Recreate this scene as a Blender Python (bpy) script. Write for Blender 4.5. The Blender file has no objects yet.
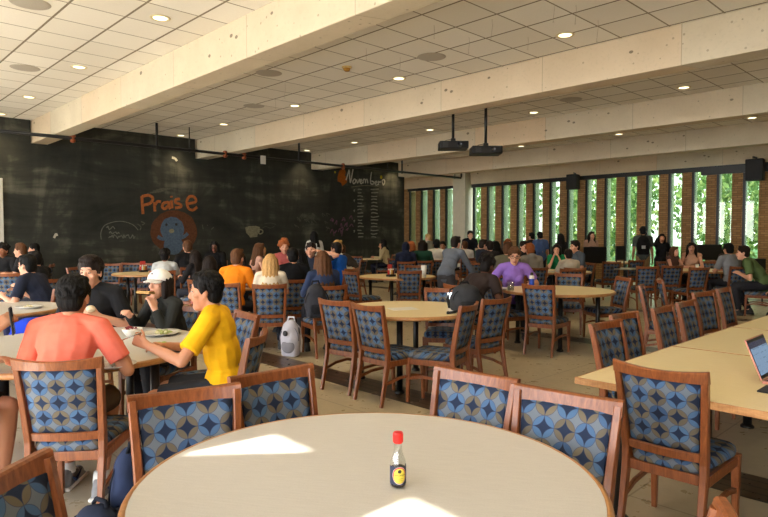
import bpy, bmesh, math, random
from math import sin, cos, pi, radians as R, atan2, sqrt
from mathutils import Vector as V, Matrix as M, Euler
random.seed(7)
scn = bpy.context.scene
COL = scn.collection

# ------------------------------------------------------------------ camera frame (real lens of the room, world in metres)
FPX, EYE = 607.69, 1.5
YAW, PITCH = R(43.844), R(-2.2166)
FW = V((sin(YAW) * cos(PITCH), cos(YAW) * cos(PITCH), sin(PITCH)))
RT = V((cos(YAW), -sin(YAW), 0.0))
UP = RT.cross(FW)
FH = V((sin(YAW), cos(YAW), 0))

def ray(x, y):
    return FW + RT * ((x - 384) / FPX) - UP * ((y - 258.5) / FPX)
def at(x, y, z=0.0):
    d = ray(x, y)
    return V((0, 0, EYE)) + d * ((z - EYE) / d.z)
def on_y(x, y, Y):
    d = ray(x, y)
    return V((0, 0, EYE)) + d * (Y / d.y)
def on_x(x, y, X):
    d = ray(x, y)
    return V((0, 0, EYE)) + d * (X / d.x)
def W(px, d, z=0.0):
    """floor point d metres in front of the viewer, in line with image column px"""
    p = FH * d + RT * ((px - 384) / FPX * d)
    return V((p.x, p.y, z))
def heading(phi):
    """rotation about z for a thing whose front is +Y: 0 looks away from the viewer, 90 to the left"""
    return R(phi) - YAW

# ------------------------------------------------------------------ materials
def lin(c):
    c = c / 255.0
    return c / 12.92 if c <= 0.04045 else ((c + 0.055) / 1.055) ** 2.4
def rgb(r, g, b):
    return (lin(r), lin(g), lin(b), 1.0)

class NT:
    def __init__(self, name):
        self.m = bpy.data.materials.new(name); self.m.use_nodes = True
        self.n = self.m.node_tree.nodes; self.l = self.m.node_tree.links
        self.b = self.n['Principled BSDF']
    def node(self, t, **kw):
        n = self.n.new(t)
        for k, v in kw.items(): setattr(n, k, v)
        return n
    def put(self, sock, v):
        if isinstance(v, bpy.types.NodeSocket): self.l.new(v, sock)
        else: sock.default_value = v
    def math(self, op, a, b=0.0, c=0.0):
        n = self.node('ShaderNodeMath', operation=op)
        self.put(n.inputs[0], a); self.put(n.inputs[1], b); self.put(n.inputs[2], c)
        return n.outputs[0]
    def vec(self, op, a, b=(0, 0, 0), c=None):
        n = self.node('ShaderNodeVectorMath', operation=op)
        self.put(n.inputs[0], a); self.put(n.inputs[1], b)
        if c is not None: self.put(n.inputs[2], c)
        return n.outputs['Value'] if op in ('DISTANCE', 'LENGTH', 'DOT_PRODUCT') else n.outputs['Vector']
    def mix(self, f, a, b):
        n = self.node('ShaderNodeMix', data_type='RGBA')
        self.put(n.inputs[0], f); self.put(n.inputs[6], a); self.put(n.inputs[7], b)
        return n.outputs[2]
    def coord(self, kind='Object'):
        return self.node('ShaderNodeTexCoord').outputs[kind]
    def geo(self):
        return self.node('ShaderNodeNewGeometry').outputs['Position']
    def mapped(self, v, scale=(1, 1, 1), loc=(0, 0, 0), rot=(0, 0, 0)):
        n = self.node('ShaderNodeMapping')
        self.put(n.inputs[0], v); n.inputs['Scale'].default_value = scale; n.inputs['Location'].default_value = loc
        n.inputs['Rotation'].default_value = rot
        return n.outputs[0]
    def noise(self, v, scale=5, detail=4, rough=.5, dist=0.0):
        n = self.node('ShaderNodeTexNoise')
        self.put(n.inputs['Vector'], v); n.inputs['Scale'].default_value = scale
        n.inputs['Detail'].default_value = detail; n.inputs['Roughness'].default_value = rough
        n.inputs['Distortion'].default_value = dist
        return n.outputs[0]
    def ramp(self, f, stops):
        n = self.node('ShaderNodeValToRGB'); self.put(n.inputs[0], f)
        e = n.color_ramp.elements
        while len(e) < len(stops): e.new(0.5)
        for i, (p, c) in enumerate(stops):
            e[i].position = p; e[i].color = c if len(c) == 4 else (*c, 1)
        return n.outputs[0]
    def sep(self, v):
        n = self.node('ShaderNodeSeparateXYZ'); self.put(n.inputs[0], v); return n.outputs
    def comb(self, x, y, z):
        n = self.node('ShaderNodeCombineXYZ')
        for i, q in enumerate((x, y, z)): self.put(n.inputs[i], q)
        return n.outputs[0]
    def white(self, v):
        n = self.node('ShaderNodeTexWhiteNoise', noise_dimensions='3D'); self.put(n.inputs[0], v); return n.outputs['Value']
    def bump(self, h, strength=.2, dist=.01):
        n = self.node('ShaderNodeBump'); self.put(n.inputs['Height'], h)
        n.inputs['Strength'].default_value = strength; n.inputs['Distance'].default_value = dist
        self.l.new(n.outputs[0], self.b.inputs['Normal'])
    def set(self, color=None, rough=.5, metal=0.0, spec=None, **kw):
        if color is not None: self.put(self.b.inputs['Base Color'], color)
        self.put(self.b.inputs['Roughness'], rough); self.b.inputs['Metallic'].default_value = metal
        if spec is not None: self.b.inputs['Specular IOR Level'].default_value = spec
        for k, v in kw.items(): self.put(self.b.inputs[k.replace('_', ' ')], v)
        return self.m

_mc = {}
def plain(name, c, rough=.5, metal=0.0, var=.12, scale=30, spec=None):
    """a plain procedural material with slight tonal mottling"""
    key = (name, c, rough)
    if key in _mc: return _mc[key]
    t = NT(name)
    n = t.noise(t.coord(), scale, 3)
    a = rgb(*[max(0, v * (1 - var)) for v in c]); b = rgb(*[min(255, v * (1 + var)) for v in c])
    m = t.set(t.mix(n, a, b), rough, metal, spec)
    _mc[key] = m
    return m
def cloth(c, name='cloth'):
    key = ('cloth', c)
    if key in _mc: return _mc[key]
    t = NT('cloth_%d_%d_%d' % c)
    n = t.noise(t.coord(), 14, 4)
    a = rgb(*[v * .9 for v in c]); b = rgb(*[min(255, v * 1.06) for v in c])
    t.set(t.mix(n, a, b), .85, spec=.2)
    t.bump(t.noise(t.coord(), 9, 2), .5, .02)
    _mc[key] = t.m
    return t.m
def skin(c):
    key = ('skin', c)
    if key in _mc: return _mc[key]
    t = NT('skin_%d_%d_%d' % c)
    n = t.noise(t.coord(), 18, 3)
    a = rgb(*[v * .93 for v in c]); b = rgb(min(255, c[0] * 1.05), c[1], c[2])
    t.set(t.mix(n, a, b), .5, spec=.35)
    _mc[key] = t.m
    return t.m
def hairm(c):
    key = ('hair', c)
    if key in _mc: return _mc[key]
    t = NT('hair_%d_%d_%d' % c)
    n = t.noise(t.mapped(t.coord(), (60, 60, 9)), 1.6, 4)
    t.set(t.mix(n, rgb(*[v * .6 for v in c]), rgb(*[min(255, v * 1.3) for v in c])), .6, spec=.15)
    t.bump(n, .5, .01)
    _mc[key] = t.m
    return t.m

def mk_wood(name, c1, c2, rough=.33, stretch=(9, 9, 1.2)):
    t = NT(name)
    v = t.mapped(t.coord(), stretch)
    n = t.noise(v, 6, 5, .6, .6)
    n2 = t.noise(t.mapped(t.coord(), (90, 90, 7)), 2, 2)
    f = t.math('ADD', t.math('MULTIPLY', n, .75), t.math('MULTIPLY', n2, .25))
    t.set(t.ramp(f, [(.3, rgb(*c1)), (.7, rgb(*c2))]), rough, spec=.5)
    return t.m
WOOD = mk_wood('cherry_wood', (98, 50, 25), (148, 86, 45))
EDGE = mk_wood('oak_edge', (150, 100, 55), (196, 146, 92), .35, (2, 2, 9))

def mk_fabric(name, plane):
    t = NT(name)
    s = t.sep(t.coord())
    S = 1 / .083
    a = t.math('MULTIPLY', s[0], S); b = t.math('MULTIPLY', s[2] if plane == 2 else t.math('ADD', s[1], s[2]), S)
    p = t.comb(a, b, 0.0)
    cell = t.vec('FLOOR', t.vec('ADD', p, (.5, .5, .5)))
    cell = t.vec('MULTIPLY', cell, (1, 1, 0))
    d1 = t.vec('DISTANCE', p, cell)
    c2 = t.vec('MULTIPLY', t.vec('ADD', t.vec('FLOOR', p), (.5, .5, 0)), (1, 1, 0))
    d2 = t.vec('DISTANCE', p, c2)
    in1 = t.math('LESS_THAN', d1, .497); in2 = t.math('LESS_THAN', d2, .497)
    cs = t.sep(cell)
    chk = t.math('MODULO', t.math('ABSOLUTE', t.math('ADD', cs[0], cs[1])), 2.0)
    rnd = t.white(cell)
    blue = t.mix(rnd, rgb(58, 86, 122), rgb(80, 112, 148))
    tan = t.mix(rnd, rgb(90, 82, 68), rgb(114, 104, 84))
    petal = t.mix(t.math('GREATER_THAN', chk, .5), blue, tan)
    navy = t.mix(rnd, rgb(20, 30, 50), rgb(28, 43, 70))
    pale = rgb(106, 114, 124)
    inner = t.mix(in2, navy, petal)
    c = t.mix(in1, pale, inner)
    # woven outline where the circles touch
    e1 = t.math('LESS_THAN', t.math('ABSOLUTE', t.math('SUBTRACT', d1, .497)), .014)
    e2 = t.math('LESS_THAN', t.math('ABSOLUTE', t.math('SUBTRACT', d2, .497)), .014)
    c = t.mix(t.math('MULTIPLY', t.math('MAXIMUM', e1, e2), .6), c, rgb(48, 58, 84))
    w = t.noise(t.coord(), 420, 1)
    c = t.mix(t.math('MULTIPLY', w, .18), c, rgb(60, 66, 80))
    t.set(c, .8, spec=.25)
    t.bump(w, .15, .002)
    return t.m
FAB_BACK = mk_fabric('circle_fabric_upright', 2)
FAB_SEAT = mk_fabric('circle_fabric_flat', 1)

def mk_laminate(name, c1, c2):
    t = NT(name)
    n = t.noise(t.mapped(t.coord(), (30, 3, 1)), 4, 4)
    n2 = t.noise(t.coord(), 220, 2)
    f = t.math('ADD', t.math('MULTIPLY', n, .5), t.math('MULTIPLY', n2, .5))
    t.set(t.ramp(f, [(.3, rgb(*c1)), (.7, rgb(*c2))]), .38, spec=.4)
    return t.m
LAM = mk_laminate('cream_laminate', (190, 186, 177), (204, 200, 191))
LAMW = mk_laminate('beige_laminate', (218, 199, 152), (230, 214, 172))

BLACK = plain('black_metal', (20, 20, 21), .4)
BLACKP = plain('black_plastic', (16, 16, 17), .5)
WHITE = plain('white_plastic', (226, 224, 218), .4, var=.02)
CERAM = plain('white_ceramic', (232, 230, 224), .2, var=.02)

def mk_concrete():
    t = NT('board_marked_concrete')
    g = t.geo(); s = t.sep(g)
    n = t.noise(g, 1.6, 6, .6)
    fine = t.noise(g, 24, 4, .6)
    seg = t.white(t.comb(t.math('FLOOR', t.math('DIVIDE', t.math('ADD', s[1], t.math('MULTIPLY', s[0], .37)), 1.9)), 2.0, t.math('FLOOR', t.math('MULTIPLY', s[0], .4))))
    base = t.mix(n, rgb(188, 175, 149), rgb(218, 207, 183))
    base = t.mix(t.math('MULTIPLY', t.math('POWER', seg, 2.0), .6), base, rgb(222, 186, 146))
    base = t.mix(t.ramp(fine, [(.55, (0, 0, 0)), (.75, (.3, .3, .3))]), base, rgb(168, 156, 134))
    # formwork seams
    fr = t.math('FRACT', t.math('DIVIDE', t.math('ADD', s[1], t.math('MULTIPLY', s[0], .37)), 1.9))
    seam = t.math('LESS_THAN', fr, .006)
    base = t.mix(t.math('MULTIPLY', seam, .45), base, rgb(120, 108, 88))
    # blow holes and form-tie holes
    vo = t.node('ShaderNodeTexVoronoi'); t.put(vo.inputs['Vector'], t.mapped(g, (.0, 1.7, 2.6))); vo.inputs['Scale'].default_value = 1
    hole = t.math('LESS_THAN', vo.outputs['Distance'], .075)
    vo2 = t.node('ShaderNodeTexVoronoi'); t.put(vo2.inputs['Vector'], g); vo2.inputs['Scale'].default_value = 7
    pit = t.math('LESS_THAN', vo2.outputs['Distance'], .1)
    base = t.mix(t.math('MULTIPLY', t.math('MAXIMUM', hole, t.math('MULTIPLY', pit, .55)), .75), base, rgb(92, 82, 66))
    t.set(base, .75, spec=.3)
    t.bump(fine, .25, .01)
    return t.m
CONC = mk_concrete()

def mk_tiles():
    t = NT('acoustic_ceiling_tiles')
    s = t.sep(t.geo())
    a = t.math('DIVIDE', t.math('SUBTRACT', s[0], 2.195), .6096)
    b = t.math('DIVIDE', t.math('SUBTRACT', s[1], 7.267), .6096)
    fa = t.math('FRACT', a); fb = t.math('FRACT', b)
    ea = t.math('MINIMUM', fa, t.math('SUBTRACT', 1.0, fa)); eb = t.math('MINIMUM', fb, t.math('SUBTRACT', 1.0, fb))
    cell = t.comb(t.math('FLOOR', a), t.math('FLOOR', b), 0.0)
    rn = t.white(cell)
    la = t.math('LESS_THAN', ea, .022); lb = t.math('LESS_THAN', eb, .016)
    c = t.mix(rn, rgb(230, 224, 210), rgb(241, 236, 224))
    sp = t.noise(t.geo(), 60, 3)
    c = t.mix(t.math('MULTIPLY', sp, .12), c, rgb(150, 140, 122))
    c = t.mix(la, c, rgb(134, 123, 104)); c = t.mix(lb, c, rgb(148, 137, 118))
    t.set(c, .9, spec=.1)
    t.bump(t.math('MULTIPLY', t.math('MAXIMUM', la, lb), -1.0), .4, .01)
    return t.m
TILES = mk_tiles()

def mk_floor():
    t = NT('polished_concrete_floor')
    g = t.geo(); s = t.sep(g)
    n = t.noise(g, 1.1, 6, .62)
    n2 = t.noise(g, 9, 4, .6)
    c = t.mix(n, rgb(164, 152, 128), rgb(200, 188, 160))
    c = t.mix(t.math('MULTIPLY', n2, .3), c, rgb(128, 116, 96))
    # big slab joints
    for k, ax in ((1.9, 0), (1.9, 1)):
        fr = t.math('FRACT', t.math('DIVIDE', t.math('ADD', s[ax], .4), k))
        c = t.mix(t.math('MULTIPLY', t.math('LESS_THAN', fr, .006), .5), c, rgb(96, 86, 70))
    # dark slotted timber band that runs below each beam
    for x0, x1 in ((3.86, 4.26), (7.82, 8.2), (11.78, 12.15), (15.7, 16.1)):
        inb = t.math('MULTIPLY', t.math('GREATER_THAN', s[0], x0), t.math('LESS_THAN', s[0], x1))
        slot = t.math('LESS_THAN', t.math('FRACT', t.math('DIVIDE', t.math('SUBTRACT', s[0], x0), .1)), .2)
        bc = t.mix(slot, t.mix(n2, rgb(60, 46, 36), rgb(88, 70, 54)), rgb(26, 22, 18))
        c = t.mix(inb, c, bc)
    t.set(c, t.math('ADD', .2, t.math('MULTIPLY', n2, .2)), spec=.5)
    return t.m
FLOORM = mk_floor()

def mk_board():
    t = NT('chalkboard_paint')
    g = t.geo()
    n = t.noise(t.mapped(g, (.55, 1, .9)), 1.1, 6, .6, .8)
    st = t.noise(t.mapped(g, (.5, 1, 4.5)), 1.2, 5, .6, .4)
    up = t.noise(t.mapped(g, (1.5, 1, .3)), 1.0, 5, .6, 1.2)
    f = t.math('MULTIPLY', n, t.math('ADD', t.math('MULTIPLY', st, .45), t.math('MULTIPLY', up, .55)))
    t.set(t.ramp(f, [(.14, rgb(36, 38, 35)), (.28, rgb(54, 56, 51)), (.45, rgb(112, 112, 99))]), .75, spec=.25)
    return t.m
BOARD = mk_board()

def mk_brick():
    t = NT('stack_bond_brick')
    s = t.sep(t.geo())
    v = t.comb(t.math('ADD', s[1], s[0]), s[2], 0.0)
    b = t.node('ShaderNodeTexBrick'); t.put(b.inputs['Vector'], v)
    b.inputs['Scale'].default_value = 1; b.inputs['Brick Width'].default_value = .2; b.inputs['Row Height'].default_value = .066
    b.inputs['Mortar Size'].default_value = .008; b.inputs['Color1'].default_value = rgb(150, 114, 76)
    b.inputs['Color2'].default_value = rgb(182, 144, 100); b.inputs['Mortar'].default_value = rgb(124, 102, 72)
    n = t.noise(t.geo(), 12, 4)
    c = t.mix(t.math('MULTIPLY', n, .35), b.outputs[0], rgb(134, 96, 60))
    t.set(c, .85, spec=.2); t.bump(b.outputs['Fac'], -.4, .01)
    return t.m
BRICK = mk_brick()

def mk_glass(name, tint, gl=.06):
    t = NT(name)
    tr = t.node('ShaderNodeBsdfTransparent'); tr.inputs[0].default_value = tint
    g = t.node('ShaderNodeBsdfGlossy'); g.inputs['Roughness'].default_value = .02
    mx = t.node('ShaderNodeMixShader'); mx.inputs[0].default_value = gl
    t.l.new(tr.outputs[0], mx.inputs[1]); t.l.new(g.outputs[0], mx.inputs[2])
    t.l.new(mx.outputs[0], t.n['Material Output'].inputs['Surface'])
    return t.m
TINT = mk_glass('green_tinted_glass', (.46, .54, .48, 1))
CLEAR = mk_glass('clear_glass', (.9, .92, .9, 1), .12)

def mk_emit(name, c, s):
    t = NT(name); t.set(c, .5, Emission_Color=c, Emission_Strength=s); return t.m

# ------------------------------------------------------------------ mesh helpers
def link(name, bm, mat, parent=None, smooth=False, mats=None):
    me = bpy.data.meshes.new(name); bm.normal_update(); bm.to_mesh(me); bm.free()
    for m in (mats or [mat]): me.materials.append(m)
    if smooth:
        for p in me.polygons: p.use_smooth = True
    o = bpy.data.objects.new(name, me); COL.objects.link(o)
    if parent is not None: o.parent = parent
    return o
def tag(o, label, cat, group=None):
    o['label'] = label; o['category'] = cat
    if group: o['group'] = group
    return o
def thing(name, label, cat, loc=(0, 0, 0), rz=0.0, group=None):
    o = bpy.data.objects.new(name, None); COL.objects.link(o)
    o.location = loc; o.rotation_euler = (0, 0, rz); o.empty_display_size = .1
    return tag(o, label, cat, group)
def struct(name, bm, mat, parent=None, **kw):
    o = link(name, bm, mat, parent, **kw); 
    if parent is None: o['kind'] = 'structure'
    return o
def copy_tree(o):
    c = o.copy(); COL.objects.link(c)
    for ch in o.children:
        d = ch.copy(); COL.objects.link(d); d.parent = c
        for g in ch.children:
            e = g.copy(); COL.objects.link(e); e.parent = d
    return c

def box(bm, c, size, rot=None, bevel=0.0, seg=2):
    r = bmesh.ops.create_cube(bm, size=1.0)
    vs = r['verts']
    bmesh.ops.scale(bm, vec=size, verts=vs)
    if bevel:
        es = list({e for v in vs for e in v.link_edges})
        vs = list({v for v in bmesh.ops.bevel(bm, geom=es, offset=bevel, segments=seg, affect='EDGES', profile=.5)['verts']} | {v for v in vs if v.is_valid})
    if rot is not None: bmesh.ops.rotate(bm, cent=(0, 0, 0), matrix=rot, verts=vs)
    bmesh.ops.translate(bm, vec=c, verts=vs)
    return vs
def BX(c, size, rot=None, bevel=0.0, seg=2):
    bm = bmesh.new(); box(bm, c, size, rot, bevel, seg); return bm
def box2(bm, lo, hi, bevel=0.0):
    lo, hi = V(lo), V(hi)
    return box(bm, (lo + hi) / 2, hi - lo, None, bevel)
def BX2(lo, hi, bevel=0.0):
    bm = bmesh.new(); box2(bm, lo, hi, bevel); return bm
def frame_of(d, hint=V((0, 0, 1))):
    d = d.normalized()
    if abs(d.dot(hint)) > .95: hint = V((0, 1, 0)) if abs(d.y) < .9 else V((1, 0, 0))
    a = hint.cross(d).normalized(); b = d.cross(a)
    return a, b
def tube(bm, pts, r, seg=8, cap=True, flat=1.0, hint=V((0, 0, 1))):
    """round tube along a polyline; r one radius or one per point"""
    pts = [V(p) for p in pts]
    rs = r if isinstance(r, (list, tuple)) else [r] * len(pts)
    rings = []
    for i, p in enumerate(pts):
        d = (pts[min(i + 1, len(pts) - 1)] - pts[max(i - 1, 0)])
        a, b = frame_of(d, hint)
        rings.append([bm.verts.new(p + (a * cos(2 * pi * k / seg) + b * flat * sin(2 * pi * k / seg)) * rs[i]) for k in range(seg)])
    for q, w in zip(rings, rings[1:]):
        for k in range(seg): bm.faces.new((q[k], q[(k + 1) % seg], w[(k + 1) % seg], w[k]))
    if cap:
        bm.faces.new(rings[0][::-1]); bm.faces.new(rings[-1])
    return [v for q in rings for v in q]
def bar(bm, pts, sx, sy, xdir=V((1, 0, 0))):
    """rectangular bar along a polyline, sx across xdir, sy the other way; sizes may vary per point"""
    pts = [V(p) for p in pts]; n = len(pts)
    sx = sx if isinstance(sx, (list, tuple)) else [sx] * n
    sy = sy if isinstance(sy, (list, tuple)) else [sy] * n
    rings = []
    for i, p in enumerate(pts):
        d = (pts[min(i + 1, n - 1)] - pts[max(i - 1, 0)]).normalized()
        a = (xdir - d * xdir.dot(d)).normalized(); b = d.cross(a)
        q = []
        ch = .25
        for (u, w) in ((1, 1 - ch), (1 - ch, 1), (-1 + ch, 1), (-1, 1 - ch), (-1, -1 + ch), (-1 + ch, -1), (1 - ch, -1), (1, -1 + ch)):
            q.append(bm.verts.new(p + a * u * sx[i] / 2 + b * w * sy[i] / 2))
        rings.append(q)
    for q, w in zip(rings, rings[1:]):
        for k in range(8): bm.faces.new((q[k], q[(k + 1) % 8], w[(k + 1) % 8], w[k]))
    bm.faces.new(rings[0][::-1]); bm.faces.new(rings[-1])
def lathe(bm, prof, seg=24, c=(0, 0, 0)):
    rings = []
    for r, z in prof:
        if r < 1e-6: rings.append([bm.verts.new((c[0], c[1], c[2] + z))])
        else: rings.append([bm.verts.new((c[0] + r * cos(2 * pi * k / seg), c[1] + r * sin(2 * pi * k / seg), c[2] + z)) for k in range(seg)])
    for q, w in zip(rings, rings[1:]):
        for k in range(seg):
            k2 = (k + 1) % seg
            if len(q) == 1 and len(w) == 1: continue
            if len(q) == 1: bm.faces.new((q[0], w[k2], w[k]))
            elif len(w) == 1: bm.faces.new((q[k], q[k2], w[0]))
            else: bm.faces.new((q[k], q[k2], w[k2], w[k]))
    if len(rings[0]) > 1: bm.faces.new(rings[0][::-1])
    if len(rings[-1]) > 1: bm.faces.new(rings[-1])
def LATHE(prof, seg=24, c=(0, 0, 0)):
    bm = bmesh.new(); lathe(bm, prof, seg, c); return bm
def TUBE(pts, r, seg=8, **k):
    bm = bmesh.new(); tube(bm, pts, r, seg, **k); return bm
def ell(bm, c, rad, rot=None, u=12, v=9):
    r = bmesh.ops.create_uvsphere(bm, u_segments=u, v_segments=v, radius=1.0)
    vs = r['verts']
    bmesh.ops.scale(bm, vec=rad, verts=vs)
    if rot is not None: bmesh.ops.rotate(bm, cent=(0, 0, 0), matrix=rot, verts=vs)
    bmesh.ops.translate(bm, vec=c, verts=vs)
    return vs
def ELL(c, rad, rot=None, u=12, v=9):
    bm = bmesh.new(); ell(bm, c, rad, rot, u, v); return bm
def capsule(bm, a, b, ra, rb, seg=10, flat0=False, flat1=False):
    a, b = V(a), V(b); d = (b - a)
    if d.length < 1e-5: return ell(bm, a, (ra, ra, ra))
    dn = d.normalized()
    pts, rs = [], []
    if flat0: pts += [a]; rs += [ra]
    else:
        for t in (80, 55, 28): pts.append(a - dn * ra * sin(R(t))); rs.append(ra * cos(R(t)))
        pts.append(a); rs.append(ra)
    pts.append((a + b) / 2); rs.append((ra + rb) / 2)
    pts.append(b); rs.append(rb)
    if not flat1:
        for t in (28, 55, 80): pts.append(b + dn * rb * sin(R(t))); rs.append(rb * cos(R(t)))
    return tube(bm, pts, rs, seg)

# ------------------------------------------------------------------ ROOM SHELL
CZ, BZ = 4.04, 3.54                     # ceiling, underside of the beams
XW = 19.6                               # glazed wall
YB = 15.18                              # chalkboard wall
X0, Y0, Y1 = -2.3, -8.0, 24.0
o = struct('floor', BX2((X0, Y0, -.2), (XW + .5, Y1, 0)), FLOORM)
o = struct('ceiling', BX2((X0 - .1, Y0, CZ), (XW + .5, Y1, CZ + .25)), TILES)
for i, x in enumerate((3.77, 7.70, 11.64, 15.58)):
    struct('ceiling_beam', BX2((x, Y0, BZ), (x + .33, Y1, CZ - .001), .012), CONC)
struct('wall_far', BX2((XW, Y0, BZ), (XW + .45, Y1, CZ)), CONC)
struct('wall_end', BX2((X0, Y1, 0), (XW + .45, Y1 + .2, CZ)), plain('pale_plaster', (214, 208, 194), .8, var=.03))
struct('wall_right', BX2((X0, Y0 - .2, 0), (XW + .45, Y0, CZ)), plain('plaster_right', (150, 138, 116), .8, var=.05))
# chalkboard wall, notched round the beams
prof = [(X0, 0), (15.58, 0), (15.58, 3.56), (15.28, 3.56), (15.28, CZ - .002)]
prof += [(11.99, CZ - .002), (11.99, 3.53), (11.46, 3.53), (11.46, CZ - .002), (8.05, CZ - .002), (8.05, 3.53), (7.63, 3.53), (7.63, CZ - .002),
         (4.12, CZ - .002), (4.12, 3.53), (3.74, 3.53), (3.74, CZ - .002), (X0, CZ - .002)]
bm = bmesh.new()
f = bm.faces.new([bm.verts.new((x, YB, z)) for x, z in prof])
r = bmesh.ops.extrude_face_region(bm, geom=[f])
bmesh.ops.translate(bm, vec=(0, .15, 0), verts=[v for v in r['geom'] if isinstance(v, bmesh.types.BMVert)])
bmesh.ops.recalc_face_normals(bm, faces=bm.faces)
wall_board = struct('wall_back', bm, BOARD)
struct('trim_1', BX2((2.98, YB - .06, 0), (3.17, YB - .005, 2.72), .004), plain('white_trim', (206, 204, 196), .5, var=.03))
# black strip at the very top of the board between the beams is the same wall; skirting
struct('baseboard_back', BX2((X0, YB - .02, 0), (15.58, YB, .1)), plain('black_base', (18, 18, 18), .5))

# glazed wall: brick fins, dark mullions, tinted panes
pitch = .695
FINC = plain('skylit_fin', (206, 202, 176), .85, var=.12, scale=4)  # paler than the brick: sky light on the fins put into their colour
FINS = []
def bay(k, y):                            # y: left (far) edge of the bay's mullion
    global wn
    struct('mullion_post', BX2((XW - .02, y - .075, 0), (XW + .06, y, BZ)), BLACK)
    w = BX2((XW + .005, y - .415, .08), (XW + .015, y - .075, BZ - .14))
    o = struct('window_%d' % k, w, TINT)
    link('window_frame', BX2((XW - .005, y - .415, 0), (XW + .05, y - .075, .08)), BLACK, o)
    fo_ = struct('brick_pillar', BX2((XW - .03, y - pitch, 0), (XW + .1, y - .415, BZ)), BRICK)
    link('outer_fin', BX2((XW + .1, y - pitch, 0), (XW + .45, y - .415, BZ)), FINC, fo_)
wi = 1
y = 15.23
while y > -2.5:
    bay(wi, y); wi += 1; y -= pitch
yl = y
struct('wall_brick', BX2((XW - .03, Y0, 0), (XW + .42, yl, BZ)), BRICK)
y = 15.98 + .7 * 4
struct('wall_brick_end', BX2((XW - .03, y, 0), (XW + .42, Y1, BZ)), BRICK)
for k in range(4):
    bay(wi, y); wi += 1; y -= .7
struct('concrete_column', BX2((XW - .35, 15.36, 0), (XW + .42, 15.98, CZ)), plain('pale_concrete', (196, 188, 166), .7, var=.05, scale=6))
struct('trim_2', BX2((XW - .04, Y0, BZ - .14), (XW + .06, 15.3, BZ)), BLACK)
struct('trim_3', BX2((XW - .04, 16.0, BZ - .12), (XW + .06, 18.85, BZ)), BLACK)
struct('trim_4', BX2((XW - .12, 3.2, BZ - .26), (XW - .04, 6.6, BZ - .1)), BLACK)

# street-side wall behind the viewer: tall windows between slim piers, and an added sun-blocking slab outside
struct('wall_front', BX2((X0 - .05, Y0, BZ), (X0, Y1, CZ)), CONC)
struct('wall_left', BX2((X0 - .2, Y0, 0), (X0, -3.6, BZ)), BRICK)  # unseen closed stretch, added to keep daylight off the far right
yy = -3.58
while yy < Y1:
    struct('front_pier', BX2((X0 - .35, yy, 0), (X0, yy + .22, BZ)), BRICK); yy += 1.6
# unseen slab added to block the sun, with two gaps lighting the near table
SUN = V((-.8, 0, .6))
def up_to(P, z):
    t = (z - P[2]) / SUN.z
    return (P[0] + SUN.x * t, P[1] + SUN.y * t)
tz = .75; pz = 3.7
sc = (EYE - .75) / .87
gapA = [(1.04 * sc, 2.27 * sc), (1.46 * sc, 2.22 * sc), (1.455 * sc, 1.92 * sc)]
gapB = [(1.16 * sc, 1.365 * sc), (1.425 * sc, 1.365 * sc), (1.415 * sc, 1.02 * sc)]
gaps = [[up_to((x, y, tz), pz) for x, y in g] for g in (gapA, gapB)]
xs0, xs1 = -5.0, X0 - .06
# slab assembled in strips round the two triangular gaps
def slab_tri(name, polys, z):
    bm = bmesh.new()
    es = []
    def loop(pts):
        vs = [bm.verts.new((x, y, z)) for x, y in pts]
        for i in range(len(vs)): es.append(bm.edges.new((vs[i], vs[(i + 1) % len(vs)])))
    for p in polys: loop(p)
    bmesh.ops.triangle_fill(bm, use_beauty=True, use_dissolve=False, edges=es)
    fs = list(bm.faces)
    r = bmesh.ops.extrude_face_region(bm, geom=fs)
    bmesh.ops.translate(bm, vec=(0, 0, .02), verts=[v for v in r['geom'] if isinstance(v, bmesh.types.BMVert)])
    bmesh.ops.recalc_face_normals(bm, faces=bm.faces)
    return struct(name, bm, plain('sun_blocker_board', (150, 145, 135), .8))
slab_tri('sun_blocker_slab', [[(xs0, -14), (xs1, -14), (xs1, 30), (xs0, 30)]] + gaps, pz)

# ------------------------------------------------------------------ OUTSIDE
struct('ground_lawn', BX2((XW + .5, -40, -.3), (90, 60, -.08)), plain('lawn', (74, 104, 48), .9, var=.25, scale=2))
struct('ground_street', BX2((-60, -40, -.3), (X0 - .2, 60, -.08)), plain('paving', (176, 170, 158), .8, var=.08, scale=1))
LEAF = []
for c in ((104, 132, 74), (150, 168, 98), (204, 206, 136)):
    t = NT('leaf'); n = t.noise(t.geo(), 1.5, 3)
    t.set(t.mix(n, rgb(*[v * .6 for v in c]), rgb(*c)), .6)
    tl = t.node('ShaderNodeBsdfTranslucent'); tl.inputs[0].default_value = rgb(*[min(255, v * 1.1) for v in c])
    ad = t.node('ShaderNodeMixShader'); ad.inputs[0].default_value = .4
    t.l.new(t.b.outputs[0], ad.inputs[1]); t.l.new(tl.outputs[0], ad.inputs[2])
    t.l.new(ad.outputs[0], t.n['Material Output'].inputs['Surface'])
    LEAF.append(t.m)
BARK = plain('bark', (92, 76, 58), .9, var=.3, scale=20)
TREES = [(27, 6.6, 1.0), (27, 13.2, 1.02), (27, 19.8, 1.0), (27, 26.4, 1.0), (34, 9.8, 1.08), (34, 16.8, 1.08), (34, 24, 1.08), (41, 13, 1.15), (41, 20.6, 1.15), (26.5, 0, 1.0)]
TN = ['leafy tree close outside the right end windows', 'leafy tree close outside behind the standing backpacker', 'leafy tree close outside the windows nearest the concrete column', 'leafy tree outside the short group of four windows at left',
      'tree in the second row outside, seen past the right loudspeaker', 'tree in the second row outside, seen past the middle loudspeaker', 'tree in the second row outside, behind the concrete column', 'large tree deepest outside, toward the right', 'large tree deepest outside, toward the left', 'leafy tree outside beyond the right edge of the glazed wall']
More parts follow.
